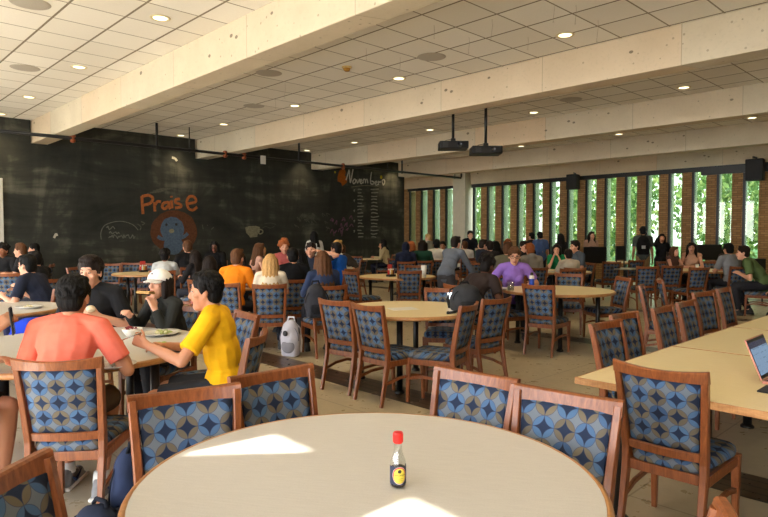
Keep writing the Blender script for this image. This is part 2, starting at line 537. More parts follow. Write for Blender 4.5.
for i, (tx, ty, sc_) in enumerate(TREES):
    rn = random.Random(i)
    root = thing('leafy_tree', TN[i], 'tree', (tx, ty, -.08), 0, 'trees outside the glazed wall')
    link('trunk', TUBE([(0, 0, 0), (.05, .02, 1.2), (0, .1, 2.6), (.1, 0, 4.2 * sc_)], [.2, .16, .13, .07], 8), BARK, root, True)
    bm = bmesh.new()
    for k in range(2200):
        th = rn.uniform(0, 2 * pi); u = rn.uniform(-1, 1); rr = rn.uniform(.55, 1) ** .6
        s_ = sqrt(1 - u * u)
        lump = 1 + .28 * sin(3 * th + i) * cos(4 * u + i)
        p = V((s_ * cos(th) * 2.4 * rr * lump, s_ * sin(th) * 2.4 * rr * lump, 3.2 + u * 2.9 * rr * lump)) * sc_
        q = Euler((rn.uniform(0, 6), rn.uniform(0, 6), rn.uniform(0, 6))).to_matrix()
        a, b = q @ V((.15, 0, 0)), q @ V((0, .09, 0))
        fc = bm.faces.new([bm.verts.new(p + w) for w in (a, b, -a, -b)])
        fc.material_index = 0 if rn.random() < .45 else (1 if rn.random() < .6 else 2)
    link('foliage', bm, None, root, mats=LEAF)

# ------------------------------------------------------------------ CEILING THINGS
LAMPE = mk_emit('lamp_glow', (1, .88, .55, 1), 1.6)
TRIM = plain('lamp_trim', (214, 200, 160), .4, var=.03)
XR = (3.11, 7.08, 11.05, 14.95); YR = (4.05, 7.02, 9.9, 12.68, 14.85)
xn = ('left bay', 'second bay', 'third bay', 'far bay'); 
ynm = ('nearest the viewer', 'second from the viewer', 'middle of the row', 'second from the chalkboard', 'next to the chalkboard')
VIS = {(0, 1), (0, 2), (0, 3), (0, 4), (1, 0), (1, 1), (1, 2), (1, 3), (1, 4), (2, 0), (2, 1), (2, 2), (2, 3), (2, 4), (3, 0), (3, 1), (3, 2)}
lamp0 = None
def spot(x, y, power):
    L = bpy.data.lights.new('downlight_lamp', 'SPOT'); L.energy = power; L.color = (1, .76, .45)
    L.spot_size = R(100); L.spot_blend = .9; L.shadow_soft_size = .08
    l = bpy.data.objects.new('downlight_lamp', L); COL.objects.link(l); l.location = (x, y, CZ - .05)
LP = 80
for i, x in enumerate(XR):
    for j, yv in enumerate(YR):
        spot(x, yv, LP * (1, .95, .9, .8)[i] * (.45 if j == 4 else 1))
        if (i, j) not in VIS: continue
        lb = 'round recessed downlight in the %s of ceiling, %s' % (xn[i], ynm[j])
        if lamp0 is None:
            lamp0 = thing('downlight', lb, 'ceiling light', (x, yv, CZ), 0, 'recessed ceiling downlights')
            bm = bmesh.new(); lathe(bm, [(.085, -.002), (.085, -.008), (.115, -.008), (.118, -.003), (.118, .0)], 24)
            link('trim_ring', bm, TRIM, lamp0, True)
            link('bulb', LATHE([(0, -.006), (.08, -.006), (.083, -.001)], 20), LAMPE, lamp0)
        else:
            c = copy_tree(lamp0); c.location = (x, yv, CZ); c['label'] = lb
for x in (3.11, 7.08, 11.05, 14.95, 18):
    for yv in (-4.6, -1.7, 1.15): spot(x, yv, LP * .6)
for x in (4.5, 8.5, 12.5, 16.5):
    spot(x, 18.5, LP * 1.4)
for yv in (4, 9, 13): spot(18.2, yv, LP * .8)

SPK = [(1.89, 7.57, 'left bay by the top left corner'), (2.54, 10.53, 'left bay beside the second downlight'), (5.38, 8.21, 'second bay behind the first beam'), (6.57, 5.86, 'second bay near the middle downlight'),
       (6.52, 10.49, 'second bay deep toward the chalkboard'), (10.5, 5.87, 'third bay')]
GR = plain('speaker_grille', (176, 168, 154), .6, var=.1, scale=120)
for x, yv, w in SPK:
    tag(link('ceiling_speaker', LATHE([(0, -.006), (.17, -.008), (.2, -.004), (.205, 0)], 28, (x, yv, CZ)), GR, None, True), 'flat round ceiling speaker grille in the ' + w, 'speaker', 'ceiling speakers')
t = thing('smoke_detector', 'amber dome detector on ceiling tiles between the first two beams', 'detector', (6.03, 7.09, CZ))
link('base', LATHE([(.075, 0), (.075, -.02), (.06, -.025)], 20), plain('det_base', (196, 170, 110), .4), t)
link('dome', LATHE([(.055, -.025), (.05, -.05), (.03, -.068), (0, -.072)], 20), plain('det_dome', (176, 128, 50), .25), t, True)
WIRE = plain('wire', (170, 158, 136), .5)
for k, (px, py) in enumerate([(434, 25), (469, 37), (492, 19), (528, 37), (554, 3), (598, 20), (366, 48), (400, 57), (285, 83), (275, 100), (676 - 100, 5)]):
    p = at(px, py, CZ); L = .16 + .05 * (k % 3)
    tag(link('ceiling_hook', TUBE([p, p + V((.01, 0, -.3 * L)), p + V((-.012 * (k % 3 - 1), .01, -L)), p + V((.02, .01, -L * .93))], .0018, 5), WIRE),
        'thin wire hook hanging from a tile joint in the second bay', 'hook', 'wire hooks hanging from the ceiling tiles')

# sprinkler pipe along the chalkboard, with hangers and clamps
YP, ZP = 13.6, 3.5
root = thing('overhead_pipe', 'long black pipe hung across the room in front of the chalkboard', 'pipe', (0, YP, ZP))
xe = on_y(459, 178, YP).x
link('pipe', TUBE([(X0, 0, 0), (xe, 0, 0)], .035, 10), BLACK, root, True)
link('elbow', TUBE([(xe - .02, 0, 0), (xe + .1, 0, 0), (xe + .12, 0, .05), (xe + .12, 0, .3)], .03, 8), BLACK, root, True)
for px in (157, 189.5, 299, 387.6, 402, 455):
    x = on_y(px, 150, YP).x
    link('hanger', TUBE([(x, 0, -.05), (x, 0, CZ - ZP)], .03 if px in (157, 299, 402) else .014, 6), BLACK, root)
CLM = plain('copper_clamp', (150, 80, 46), .35, .4)
for px in (73, 225, 244, 343):
    x = on_y(px, 150, YP).x
    link('clamp', LATHE([(.03, -.09), (.055, -.07), (.055, -.02), (.04, -.02), (.04, .02), (.055, .02), (.055, .06), (.03, .08)], 12, (x, 0, 0)), CLM, root)
p = on_y(262, 152, YP)
link('tag_plate', BX((p.x, -.05, -.06), (.16, .02, .22), None, .01), WHITE, root)

# projectors
def projector(px, py, X, lab, zt):
    c = on_x(px, py, X)
    r = thing('projector', lab, 'projector', c, heading(180), 'ceiling projectors')
    bm = BX((0, 0, 0), (.54, .4, .14), None, .015); link('body', bm, BLACKP, r)
    bm = bmesh.new(); lathe(bm, [(.0, 0), (.045, 0), (.05, .015), (.05, .03), (.042, .03), (.035, .018), (0, .02)], 16)
    bmesh.ops.rotate(bm, cent=(0, 0, 0), matrix=M.Rotation(R(-90), 3, 'X'), verts=bm.verts); bmesh.ops.translate(bm, vec=(-.1, .195, 0), verts=bm.verts)
    link('lens', bm, plain('lens_rim', (50, 52, 56), .2), r, True)
    bm = bmesh.new(); box(bm, (0, 0, .075), (.2, .16, .02), None, .004); box(bm, (0, 0, .11), (.09, .09, .06), None, .01)
    tube(bm, [(.05, .02, .12), (.14, .04, .1), (.19, .05, .05)], .006, 6)
    link('mount', bm, BLACK, r)
    link('pole', TUBE([(0, 0, .13), (0, 0, zt - c.z)], .026, 10), BLACK, r, True)
    bm = bmesh.new()
    for k in range(5): box(bm, (.16, .201, -.04 + k * .02), (.1, .006, .008))
    link('vent', bm, plain('vent_grey', (60, 60, 62), .5), r)
projector(453, 146, 8.95, 'black projector on a ceiling pole, the one hung further left', CZ)
projector(485.6, 151, 8.95, 'black projector on a ceiling pole, the one hung further right', CZ)
# wall loudspeakers
def wspk(px, py, lab, s=1.0):
    p = on_x(px, py, XW - .32)
    r = thing('wall_loudspeaker', lab, 'speaker', p, heading(140), 'black loudspeakers on the glazed wall')
    link('cabinet', BX((0, 0, 0), (.44 * s, .32, .6 * s), None, .02), BLACKP, r)
    link('grille', BX((0, .165, 0), (.4 * s, .012, .55 * s), None, .004), plain('grille_black', (26, 26, 28), .7), r)
    link('bracket', TUBE([(0, -.1, .3 * s), (0, -.2, .36 * s), (.1, -.3, .4 * s)], .025, 8), BLACK, r)
wspk(573, 182, 'black loudspeaker mounted high on the middle of the glazed wall', .85)
wspk(755, 170, 'larger black loudspeaker mounted high at the right end of the glazed wall', 1.0)

# ------------------------------------------------------------------ CHALK DRAWINGS (flat chalk marks on the board)
def chalkm(name, c):
    t = NT(name); n = t.noise(t.geo(), 26, 4, .7)
    t.set(t.mix(t.ramp(n, [(.35, (0, 0, 0)), (.62, (1, 1, 1))]), rgb(*[v * .82 for v in c]), rgb(*c)), .9, spec=.1)
    return t.m
CH_OR = chalkm('orange_chalk', (172, 104, 60)); CH_WH = chalkm('white_chalk', (196, 194, 180)); CH_DIM = chalkm('faded_chalk', (92, 92, 84))
CH_BR = chalkm('brown_chalk', (98, 64, 46)); CH_BL = chalkm('blue_grey_chalk', (86, 104, 124)); CH_PK = chalkm('pink_chalk', (120, 84, 104))
CH_TAN = chalkm('tan_chalk', (140, 136, 112)); CH_LEAF = chalkm('leaf_chalk', (166, 92, 34)); CH_YE = chalkm('yellow_chalk', (200, 180, 50))
def cp(px, py, lift=.004):
    lift = lift * 2
    p = on_y(px, py, YB - lift); return V((p.x, YB - lift, p.z))
def stroke(bm, pts, w, lift=.004, cr=(6.4, 100, 170)):
    s, ox, oy = cr
    ps = [cp(ox + x / s, oy + y / s, lift) for x, y in pts]
    # smooth the stroke
    out = []
    for i in range(len(ps) - 1):
        p0, p1, p2, p3 = ps[max(i - 1, 0)], ps[i], ps[i + 1], ps[min(i + 2, len(ps) - 1)]
        for k in range(5):
            t = k / 5
            out.append(.5 * ((2 * p1) + (p2 - p0) * t + (2 * p0 - 5 * p1 + 4 * p2 - p3) * t * t + (3 * p1 - p0 - 3 * p2 + p3) * t ** 3))
    out.append(ps[-1])
    prev = None
    for i, p in enumerate(out):
        d = out[min(i + 1, len(out) - 1)] - out[max(i - 1, 0)]
        if d.length < 1e-6: d = V((1, 0, 0))
        n = V((-d.z, 0, d.x)).normalized() * w / 2
        a, b = bm.verts.new(p + n), bm.verts.new(p - n)
        if prev: bm.faces.new((prev[0], a, b, prev[1]))
        prev = (a, b)
def blob(bm, cx, cy, rx, ry, lift, n=28, wob=.04, seed=0, cr=(1, 0, 0)):
    s, ox, oy = cr; rn = random.Random(seed)
    vs = []
    for k in range(n):
        a = 2 * pi * k / n; q = 1 + rn.uniform(-wob, wob)
        vs.append(bm.verts.new(cp(ox + (cx + rx * cos(a) * q) / s, oy + (cy + ry * sin(a) * q) / s, lift)))
    bm.faces.new(vs)
def chalk(name, bm, mat): return link(name, bm, mat, wall_board)
bm = bmesh.new()
for s_ in ([(275, 282), (271, 225), (268, 168)], [(268, 170), (310, 162), (338, 180), (322, 212), (275, 226)], [(352, 265), (347, 205)], [(349, 228), (368, 202), (390, 204)],
           [(438, 206), (408, 212), (398, 236), (415, 248), (440, 226)], [(440, 200), (441, 230), (450, 250)], [(457, 195), (462, 245)], [(456, 166), (458, 176)],
           [(512, 186), (488, 188), (482, 206), (514, 220), (517, 236), (480, 243)], [(555, 216), (612, 204), (604, 174), (574, 170), (556, 200), (566, 244), (594, 256), (622, 236)]):
    stroke(bm, s_, .07)
chalk('praise_lettering', bm, CH_OR)
bm = bmesh.new(); blob(bm, 473, 395, 150, 136, .002, 40, .02, 3, (6.4, 100, 170)); chalk('brown_disc', bm, CH_BR)
bm = bmesh.new()
blob(bm, 462, 378, 76, 78, .003, 30, .03, 5, (6.4, 100, 170)); blob(bm, 470, 480, 62, 62, .0032, 30, .03, 6, (6.4, 100, 170))
stroke(bm, [(430, 440), (395, 440), (368, 425)], .09, .0034); stroke(bm, [(505, 440), (540, 425), (562, 405)], .09, .0034)
chalk('blue_animal_shape', bm, CH_BL)
bm = bmesh.new()
for q in ((425, 350), (488, 348)): blob(bm, q[0], q[1], 8, 9, .005, 12, .02, 1, (6.4, 100, 170))
chalk('eye_marks', bm, BLACKP)
bm = bmesh.new(); blob(bm, 458, 390, 17, 14, .005, 14, .03, 1, (6.4, 100, 170)); chalk('snout_mark', bm, CH_TAN)
bm = bmesh.new()
stroke(bm, [(8, 445), (6, 400), (30, 355), (90, 332), (150, 330), (210, 350), (245, 385)], .02)
rn = random.Random(4)
for (x0, x1, yy) in ((40, 95, 372), (60, 130, 400), (55, 225, 428)):
    pts = []
    x = x0
    while x < x1: pts.append((x, yy + rn.uniform(-14, 10))); x += rn.uniform(5, 10)
    stroke(bm, pts, .022)
chalk('speech_bubble', bm, chalkm('bubble_chalk', (112, 112, 104)))
bm = bmesh.new()
for s_ in ([(240, 345), (262, 365), (255, 385)], [(262, 330), (285, 340), (270, 352)], [(655, 350), (660, 378)], [(685, 352), (690, 356)], [(712, 380), (728, 366)]): stroke(bm, s_, .025)
for k in range(5): stroke(bm, [(300 + 20 * k, 150 - 8 * k), (390 + 20 * k, 140 - 6 * k)], .02)
chalk('small_chalk_marks', bm, CH_DIM)
# cup and saucer
bm = bmesh.new(); c7 = (6.98, 190, 225)
vs = [bm.verts.new(cp(190 + x / 6.98, 225 + y / 6.98)) for x, y in [(385, 18), (410, 8), (460, 6), (488, 14), (486, 50), (470, 70), (470, 82), (420, 88), (412, 74), (392, 55)]]
bm.faces.new(vs); stroke(bm, [(486, 30), (505, 36), (508, 52), (492, 62), (480, 58)], .035, .005, c7)
chalk('cup_drawing', bm, CH_TAN)
bm = bmesh.new(); stroke(bm, [(505, 22), (530, 10), (560, 22), (590, 10)], .014, .004, c7); stroke(bm, [(520, -8), (560, -14), (600, -4)], .014, .004, c7)
chalk('steam_marks', bm, CH_DIM)
# November heading and the two column list
c8 = (8.53, 320, 165); bm = bmesh.new()
for s_ in ([(222, 128), (236, 85), (248, 42), (252, 80), (258, 150), (268, 110), (282, 35)], [(292, 122), (280, 140), (286, 158), (302, 148), (304, 126), (292, 120)],
           [(312, 124), (320, 154), (338, 118)], [(340, 146), (356, 134), (350, 122), (340, 140), (350, 158), (364, 150)], [(368, 156), (370, 126), (384, 124), (388, 154), (390, 130), (402, 124), (408, 156)],
           [(440, 60), (432, 110), (432, 155), (450, 164), (460, 146), (438, 136)], [(466, 158), (486, 148), (480, 138), (468, 152), (478, 172), (494, 166)], [(500, 172), (498, 140), (508, 146), (520, 142)],
           [(538, 165), (530, 140), (540, 124), (552, 134), (550, 158), (536, 172)]): stroke(bm, s_, .045, .005, c8)
chalk('november_lettering', bm, CH_WH)
bm = bmesh.new()
vs = [bm.verts.new(cp(320 + x / 8.53, 165 + y / 8.53, .003)) for x, y in [(205, 20), (220, 60), (212, 90), (235, 110), (228, 150), (205, 170), (190, 180), (180, 150), (150, 140), (150, 95), (165, 50)]]
bm.faces.new(vs); chalk('orange_leaf_drawing', bm, CH_LEAF)
bm = bmesh.new(); blob(bm, 522, 104, 10, 16, .004, 10, .05, 2, c8); blob(bm, 128, 62, 7, 10, .004, 10, .05, 2, c8); chalk('yellow_dots', bm, CH_YE)
bm = bmesh.new(); stroke(bm, [(268, 188), (380, 176), (500, 182)], .02, .005, c8); chalk('heading_underline', bm, CH_TAN)
bm = bmesh.new(); rn = random.Random(9)
for k in range(15):
    yy = 208 + k * 29
    stroke(bm, [(322 + rn.uniform(-4, 4), yy), (340, yy + rn.uniform(-5, 5)), (352 + rn.uniform(0, 26), yy + rn.uniform(-4, 4))], .035, .005, c8)
    stroke(bm, [(436 + rn.uniform(-4, 4), yy), (456, yy + rn.uniform(-6, 6)), (478 + rn.uniform(0, 26), yy + rn.uniform(-4, 4))], .035, .005, c8)
    if k % 3 == 0: stroke(bm, [(286, yy + 8), (296, yy + 2), (290, yy + 20)], .03, .005, c8)
chalk('list_of_dates', bm, chalkm('list_chalk', (150, 150, 138)))
bm = bmesh.new()
for k in range(16):
    x, y = 330 + rn.uniform(0, 22), 218 + rn.uniform(0, 16)
    stroke(bm, [(x, y), (x + rn.uniform(1, 3), y - rn.uniform(1, 4)), (x + rn.uniform(1, 4), y + rn.uniform(0, 3))], .03, .005, (1, 0, 0))
chalk('pink_scribble', bm, CH_PK)
bm = bmesh.new()
for k in range(22):
    x, y = 296 + rn.uniform(0, 34), 222 + rn.uniform(-6, 10)
    stroke(bm, [(x, y), (x + rn.uniform(-2, 2), y - rn.uniform(1, 4)), (x + rn.uniform(1, 3), y + rn.uniform(-2, 2))], .02, .005, (1, 0, 0))
chalk('faded_scribble', bm, CH_DIM)
bm = bmesh.new(); stroke(bm, [(172, 157.5), (175, 158.5), (177, 161)], .06, .004, (1, 0, 0)); stroke(bm, [(54, 238), (56, 234), (57, 236)], .05, .004, (1, 0, 0)); chalk('white_smear', bm, CH_WH)

# ------------------------------------------------------------------ TABLES
def round_table(c, lab, top=LAM, R_=.71, group='round dining tables', rz=.6):
    t = thing('round_table', lab, 'table', (c.x, c.y, 0), rz, group)
    link('tabletop', LATHE([(0, .718), (R_ - .022, .718), (R_ - .02, .722), (R_ - .02, .7505), (0, .7505)], 72), top, t)
    bm = bmesh.new(); lathe(bm, [(R_ - .03, .715), (R_ - .006, .715), (R_, .722), (R_, .742), (R_ - .008, .75), (R_ - .021, .7502), (R_ - .021, .719)], 72)
    link('wood_edge', bm, EDGE, t, True)
    for k in range(4):
        a = k * pi / 2
        x, y = cos(a) * .5 * R_ / .71, sin(a) * .5 * R_ / .71
        l = link('leg', TUBE([(x, y, .03), (x, y, .718)], .03, 12), BLACK, t, True)
        link('foot', LATHE([(.045, 0), (.048, .012), (.034, .03)], 14, (x, y, 0)), BLACK, l, True)
    bm = bmesh.new(); box(bm, (0, 0, .7), (1.06 * R_ / .71, .05, .03)); box(bm, (0, 0, .7), (.05, 1.06 * R_ / .71, .03)); link('cross_rail', bm, BLACK, t)
    return t
T1 = at(384, 470, .75); T1 = V((1.44 * sc, 1.58 * sc, 0))
T2 = W(73, 4.1); T3 = W(408.5, 6.2); T4 = W(558, 8.3)
T5 = W(397, 11.1); T8 = W(700, 13.0); T9 = W(150, 12.0); T10 = W(-15, 6.15); T11 = W(248, 9.2)
T12 = W(-30, 10.6); T13 = W(556, 12.6); T14 = W(455, 17.5); T15 = W(612, 17.0)
round_table(T1, 'large round cream table in front with a soy sauce bottle on it', R_=.71)
round_table(T2, 'round table with plates of food where the coral-shirted diner sits', LAM, .85)
round_table(T3, 'empty round beige table with a white paper in the middle', LAMW)
round_table(T4, 'round beige table with a blue bottle, by the purple-shirted woman', LAMW, .75)
round_table(T5, 'round beige table holding a condiment caddy and a white cup', LAMW)
round_table(T8, 'far round table at right where two long-haired women sit', LAMW)
round_table(T9, 'unoccupied round table in front of the brown chalk disc', LAMW)
round_table(T10, 'round table at left edge beside the man in a navy shirt', LAM)
round_table(T11, 'round table crowded by diners, in front of the man in an orange shirt', LAMW)
round_table(T12, 'round table at left edge in front of the man with a neck chain', LAM)
round_table(T13, 'round table behind the purple-shirted woman, by the grey-hooded diner', LAMW)
round_table(T14, 'far round table by the concrete column, ringed by diners', LAMW)
round_table(T15, 'far round table under the middle of the glazed wall, beside black panels', LAMW)
# long tables at right
def long_table(x0, x1, y0, y1, lab):
    t = thing('square_table', lab, 'table', ((x0 + x1) / 2, (y0 + y1) / 2, 0), 0, 'beige tables pushed together at right')
    w, d = x1 - x0, y1 - y0
    link('tabletop', BX((0, 0, .734), (w - .024, d - .024, .034)), LAMW, t)
    bm = bmesh.new()
    for s in (-1, 1):
        box(bm, (s * (w / 2 - .007), 0, .733), (.012, d, .036), None, .004); box(bm, (0, s * (d / 2 - .007), .733), (w - .024, .012, .036), None, .004)
    link('wood_edge', bm, EDGE, t)
    for sx in (-1, 1):
        for sy in (-1, 1):
            l = link('leg', TUBE([(sx * (w / 2 - .16), sy * (d / 2 - .18), .02), (sx * (w / 2 - .16), sy * (d / 2 - .18), .717)], .032, 12), BLACK, t, True)
            link('foot', LATHE([(.05, 0), (.05, .012), (.035, .025)], 12, (sx * (w / 2 - .16), sy * (d / 2 - .18), 0)), BLACK, l, True)
    return t
ye = 1.6
long_table(2.93, 4.225, ye - 1.55, ye, 'beige table with a laptop, nearest of those pushed together at right')
long_table(4.235, 5.46, ye - 1.55, ye, 'middle beige table of those pushed together at right')
long_table(5.47, 6.7, ye - 1.55, ye, 'beige table farthest back of those pushed together at right')
# far narrow table against the chalkboard
t6 = thing('long_table', 'small beige table by the chalkboard where a woman in a scarf sits', 'table', W(366, 19.3), heading(0))
link('tabletop', BX((0, 0, .735), (.8, .6, .035), None, .008), LAMW, t6)
for sx in (-1, 1):
    for sy in (-1, 1): link('leg', BX((sx * .34, sy * .24, .36), (.05, .05, .72)), BLACK, t6)

# ------------------------------------------------------------------ CHAIRS
CHAIRS = []
def make_chair(name, lab, group):
    t = thing(name, lab, 'chair', (0, 0, 0), 0, group)
    def back_y(z): return -.205 - .085 * max(0, (z - .45) / .44) ** 1.2
    for s in (-1, 1):
        bm = bmesh.new()
        bar(bm, [(s * .182, -.285, 0), (s * .18, -.245, .18), (s * .179, -.21, .36), (s * .18, -.205, .45), (s * .186, back_y(.6), .6), (s * .193, back_y(.75), .75), (s * .199, back_y(.872), .872)],
            [.027, .03, .035, .035, .033, .031, .03], [.032, .038, .046, .048, .044, .04, .034])
        link('rear_leg', bm, WOOD, t)
        bm = bmesh.new(); bar(bm, [(s * .2, .215, 0), (s * .2, .212, .2), (s * .2, .205, .4)], [.026, .034, .044], [.026, .034, .044])
        link('front_leg', bm, WOOD, t)
        bm = bmesh.new(); bar(bm, [(s * .187, -.225, .2), (s * .192, -.08, .232), (s * .197, .08, .238), (s * .2, .2, .215)], .02, .026)
        link('stretcher', bm, WOOD, t)
    def rail(z0, z1, bow, th, wid, crown=0.0):
        bm = bmesh.new(); n = 12; prev = None
        for k in range(n + 1):
            u = -1 + 2 * k / n
            x = u * wid; by = back_y((z0 + z1) / 2) - bow * (1 - u * u)
            zz = z1 + crown * (1 - u * u)
            q = [bm.verts.new((x, by - th / 2 - (back_y(z0) - back_y(z)) * 0 + (back_y(z) - back_y((z0 + z1) / 2)) + (th if o else 0), z)) for z, o in ((z0, 0), (zz - .006, 0), (zz, 0), (zz, 1), (zz - .006, 1), (z0, 1))]
            q[2].co.y += .006; q[3].co.y -= .006
            if prev:
                for j in range(6): bm.faces.new((prev[j], prev[(j + 1) % 6], q[(j + 1) % 6], q[j]))
            else: bm.faces.new(q[::-1])
            prev = q
        bm.faces.new(prev)
        bmesh.ops.recalc_face_normals(bm, faces=bm.faces)
        return bm
    link('top_rail', rail(.836, .896, .046, .03, .215, -.014), WOOD, t)
    link('lower_rail', rail(.455, .498, .022, .026, .166), WOOD, t)
    # upholstered back panel
    bm = bmesh.new(); n, m_ = 12, 8
    grid = {}
    for sd in (0, 1):
        for i in range(n + 1):
            for j in range(m_ + 1):
                u, w = -1 + 2 * i / n, -1 + 2 * j / m_
                z = .666 + w * .172
                puff = .013 * (1 - abs(u) ** 6) * (1 - abs(w) ** 6) + .007
                yb = back_y(z) - (.026 + .014 * w) * (1 - u * u) + (puff if sd else -puff)
                grid[sd, i, j] = bm.verts.new((u * (.167 + .012 * w), yb, z))
    for sd in (0, 1):
        for i in range(n):
            for j in range(m_): bm.faces.new((grid[sd, i, j], grid[sd, i + 1, j], grid[sd, i + 1, j + 1], grid[sd, i, j + 1]))
    for i in range(n):
        for j in (0, m_): bm.faces.new((grid[0, i, j], grid[0, i + 1, j], grid[1, i + 1, j], grid[1, i, j]))
    for j in range(m_):
        for i in (0, n): bm.faces.new((grid[0, i, j], grid[0, i, j + 1], grid[1, i, j + 1], grid[1, i, j]))
    bmesh.ops.recalc_face_normals(bm, faces=bm.faces)
    link('backrest', bm, FAB_BACK, t, True)
    # seat
    bm = bmesh.new()
    N = 40; rings = []
    def outline(sc2):
        out = []
        for k in range(N):
            a = 2 * pi * k / N; ca, sa = cos(a), sin(a)
            x = math.copysign(abs(ca) ** .32, ca); y = math.copysign(abs(sa) ** .32, sa)
            out.append(((.19 + .026 * y) * x * sc2, .01 + .228 * y * sc2))
        return out
    for sc2, z in ((.95, .392), (1.0, .40), (1.015, .42), (1.0, .438), (.93, .452), (.75, .459), (.4, .463)):
        rings.append([bm.verts.new((x, y, z)) for x, y in outline(sc2)])
    for q, w in zip(rings, rings[1:]):
        for k in range(N): bm.faces.new((q[k], q[(k + 1) % N], w[(k + 1) % N], w[k]))
    bm.faces.new(rings[0][::-1]); bm.faces.new(rings[-1])
    link('seat', bm, FAB_SEAT, t, True)
    bm = bmesh.new()
    box(bm, (0, .212, .367), (.37, .022, .05), None, .004); box(bm, (0, -.2, .367), (.34, .022, .05), None, .004)
    for s in (-1, 1): bar(bm, [(s * .188, -.2, .367), (s * .202, .2, .367)], .022, .05)
    link('seat_frame', bm, WOOD, t)
    return t
chair0 = None
def chair(px, d, phi, where, group='dining chairs', dz=0):
    """px, d: middle of the top rail; phi: heading of the chair"""
    global chair0
    lab = 'wooden chair in circle fabric, ' + where
    if chair0 is None: chair0 = make_chair('dining_chair', lab, group); c = chair0
    else: c = copy_tree(chair0); c['label'] = lab; c['group'] = group
    a = heading(phi)
    p = W(px, d); off = M.Rotation(a, 3, 'Z') @ V((0, -.29, 0))
    c.location = (p.x - off.x, p.y - off.y, 0); c.rotation_euler = (0, 0, a)
    CHAIRS.append((lab, c.location.copy()))
    return c
G1 = 'chairs around the front table'; G2 = 'chairs around the coral-shirted diner\'s table'; G3 = 'chairs around the empty beige table'
chair(184, 2.37, 209, 'tucked under the front table below the yellow-shirted man', G1)
chair(271.5, 2.71, 222, 'second along the front table, half covered by the first', G1)
chair(476, 2.67, 139, 'at the front table behind the soy sauce bottle', G1)
chair(568.5, 2.33, 142, 'at the front table, nearest the laptop', G1)
chair(-9, 1.49, 268, 'cut by the left edge at the front table', G1)
chair(721, 1.2, 58, 'only a post tip showing at bottom right', G1)
chair(55, 2.99, 6, 'holding the diner in the coral shirt', G2)
chair(256, 3.75, 88, 'behind the yellow-shirted man', G2)
chair(246.5, 4.74, 127, 'empty, next behind the yellow-shirted man\'s chair', G2)
chair(182, 5.25, 158, 'under the woman in the white cap', G2)
chair(91, 5.42, 180, 'under the young man in black facing the coral shirt', G2)
chair(-135, 3.35, 276, 'at left edge under the person holding a phone', G2)
chair(661, 2.81, -45, 'standing at the laptop table, nearest and fully seen', 'chairs at the long table')
LT = 'chairs at the long table'
chair(607, 4.24, 222, 'at the long table, nearest of its far side row', LT)
chair(625, 4.72, 222, 'at the long table, second of its far side row', LT)
chair(663.6, 5.13, 224, 'at the long table, third of its far side row', LT)
chair(686.7, 5.55, 224, 'at the long table, fourth of its far side row', LT)
chair(704, 6.5, 215, 'at the long table, fifth of its far side row', LT)
chair(724, 6.95, 224, 'at the long table, last of its far side row', LT)
chair(334.5, 5.73, -40, 'left of the pair backing us at the empty table', G3)
chair(367, 5.35, -48, 'right of the pair backing us at the empty table', G3)
chair(469.5, 5.36, 62, 'at right of the empty table, turned left', G3)
chair(497.5, 5.87, 40, 'second at right of the empty table, beside the black backpack', G3)
chair(443, 7.0, 175, 'beyond the empty table with a lit phone beside it', G3)
G4 = 'chairs around the blue bottle table'
chair(538.5, 7.47, -38, 'back to us in front of the blue bottle', G4)
chair(624.5, 8.75, 97, 'at right end of the blue bottle table, turned left', G4)
chair(569.5, 9.6, 160, 'beyond the blue bottle table, facing us', G4)
chair(506, 9.5, 190, 'under the purple-shirted woman', G4)
chair(490, 8.2, -60, 'between the black backpack and the purple-shirted woman', G4)
G5 = 'chairs of the middle rows'
chair(409.5, 10.4, 0, 'back to us at the caddy table', G5)
chair(350, 10.2, -50, 'at left of the caddy table, turned right', G5)
chair(415, 12.3, 180, 'beyond the caddy table, facing us', G5)
chair(451, 10.4, 30, 'right of the caddy table below the leaning grey shirt', G5)
chair(270, 7.71, 0, 'back to us under the blonde diner', G5)
chair(222, 8.2, 10, 'under the man in the orange shirt', G5)
chair(318, 7.6, 40, 'holding the woman with long brown hair and denim', G5)
chair(302, 8.1, 30, 'under the man in black and grey jeans', G5)
chair(203, 8.3, 5, 'under the dark-haired diner left of the orange shirt', G5)
chair(62, 7.4, 80, 'under the man in the navy shirt at left', G5)
chair(6, 9.7, 10, 'empty at left edge in front of the neck chain man', G5)
G9 = 'chairs around the unoccupied table'
chair(110, 13.0, 195, 'left one beyond the unoccupied table', G9)
chair(131, 13.4, 180, 'second one beyond the unoccupied table', G9)
chair(149, 13.2, 175, 'third one beyond the unoccupied table', G9)
chair(72, 11.4, 270, 'at left of the unoccupied table behind the black shirt', G9)
chair(158, 10.9, 10, 'holding the curly-haired diner in a pale t-shirt', G9)
chair(186, 12.2, 20, 'under the short-haired diner in front of the brown disc', G9)
GF = 'far chairs at right'
chair(648, 11.9, -4, 'back to us, left at the far right table', GF)
chair(673, 12.2, 0, 'back to us, right at the far right table', GF)
chair(642, 7.3, 242, 'turned sideways behind the long table row', GF)
chair(661.5, 8.4, 250, 'turned sideways farther behind the long table row', GF)
chair(690, 14.3, 180, 'beyond the far right table under the left woman', GF)
chair(712, 14.1, 170, 'beyond the far right table, its low back to the glass', GF)
chair(737, 12.7, 60, 'under the man in grey at far right', GF)
chair(764, 11.9, 20, 'under the man in green at the right edge', GF)
chair(612, 13.9, 0, 'back to us below the left black panel', GF)
chair(637, 14.8, 10, 'back to us below the right black panel', GF)
chair(572, 11.0, 0, 'back to us behind the blue bottle table, left of two', GF)
chair(593, 11.4, 70, 'side on behind the blue bottle table', GF)
chair(534, 11.9, 0, 'under the red-haired diner in a grey hood', GF)
chair(424, 14.9, 0, 'back to us in front of the dark green shirt', GF)
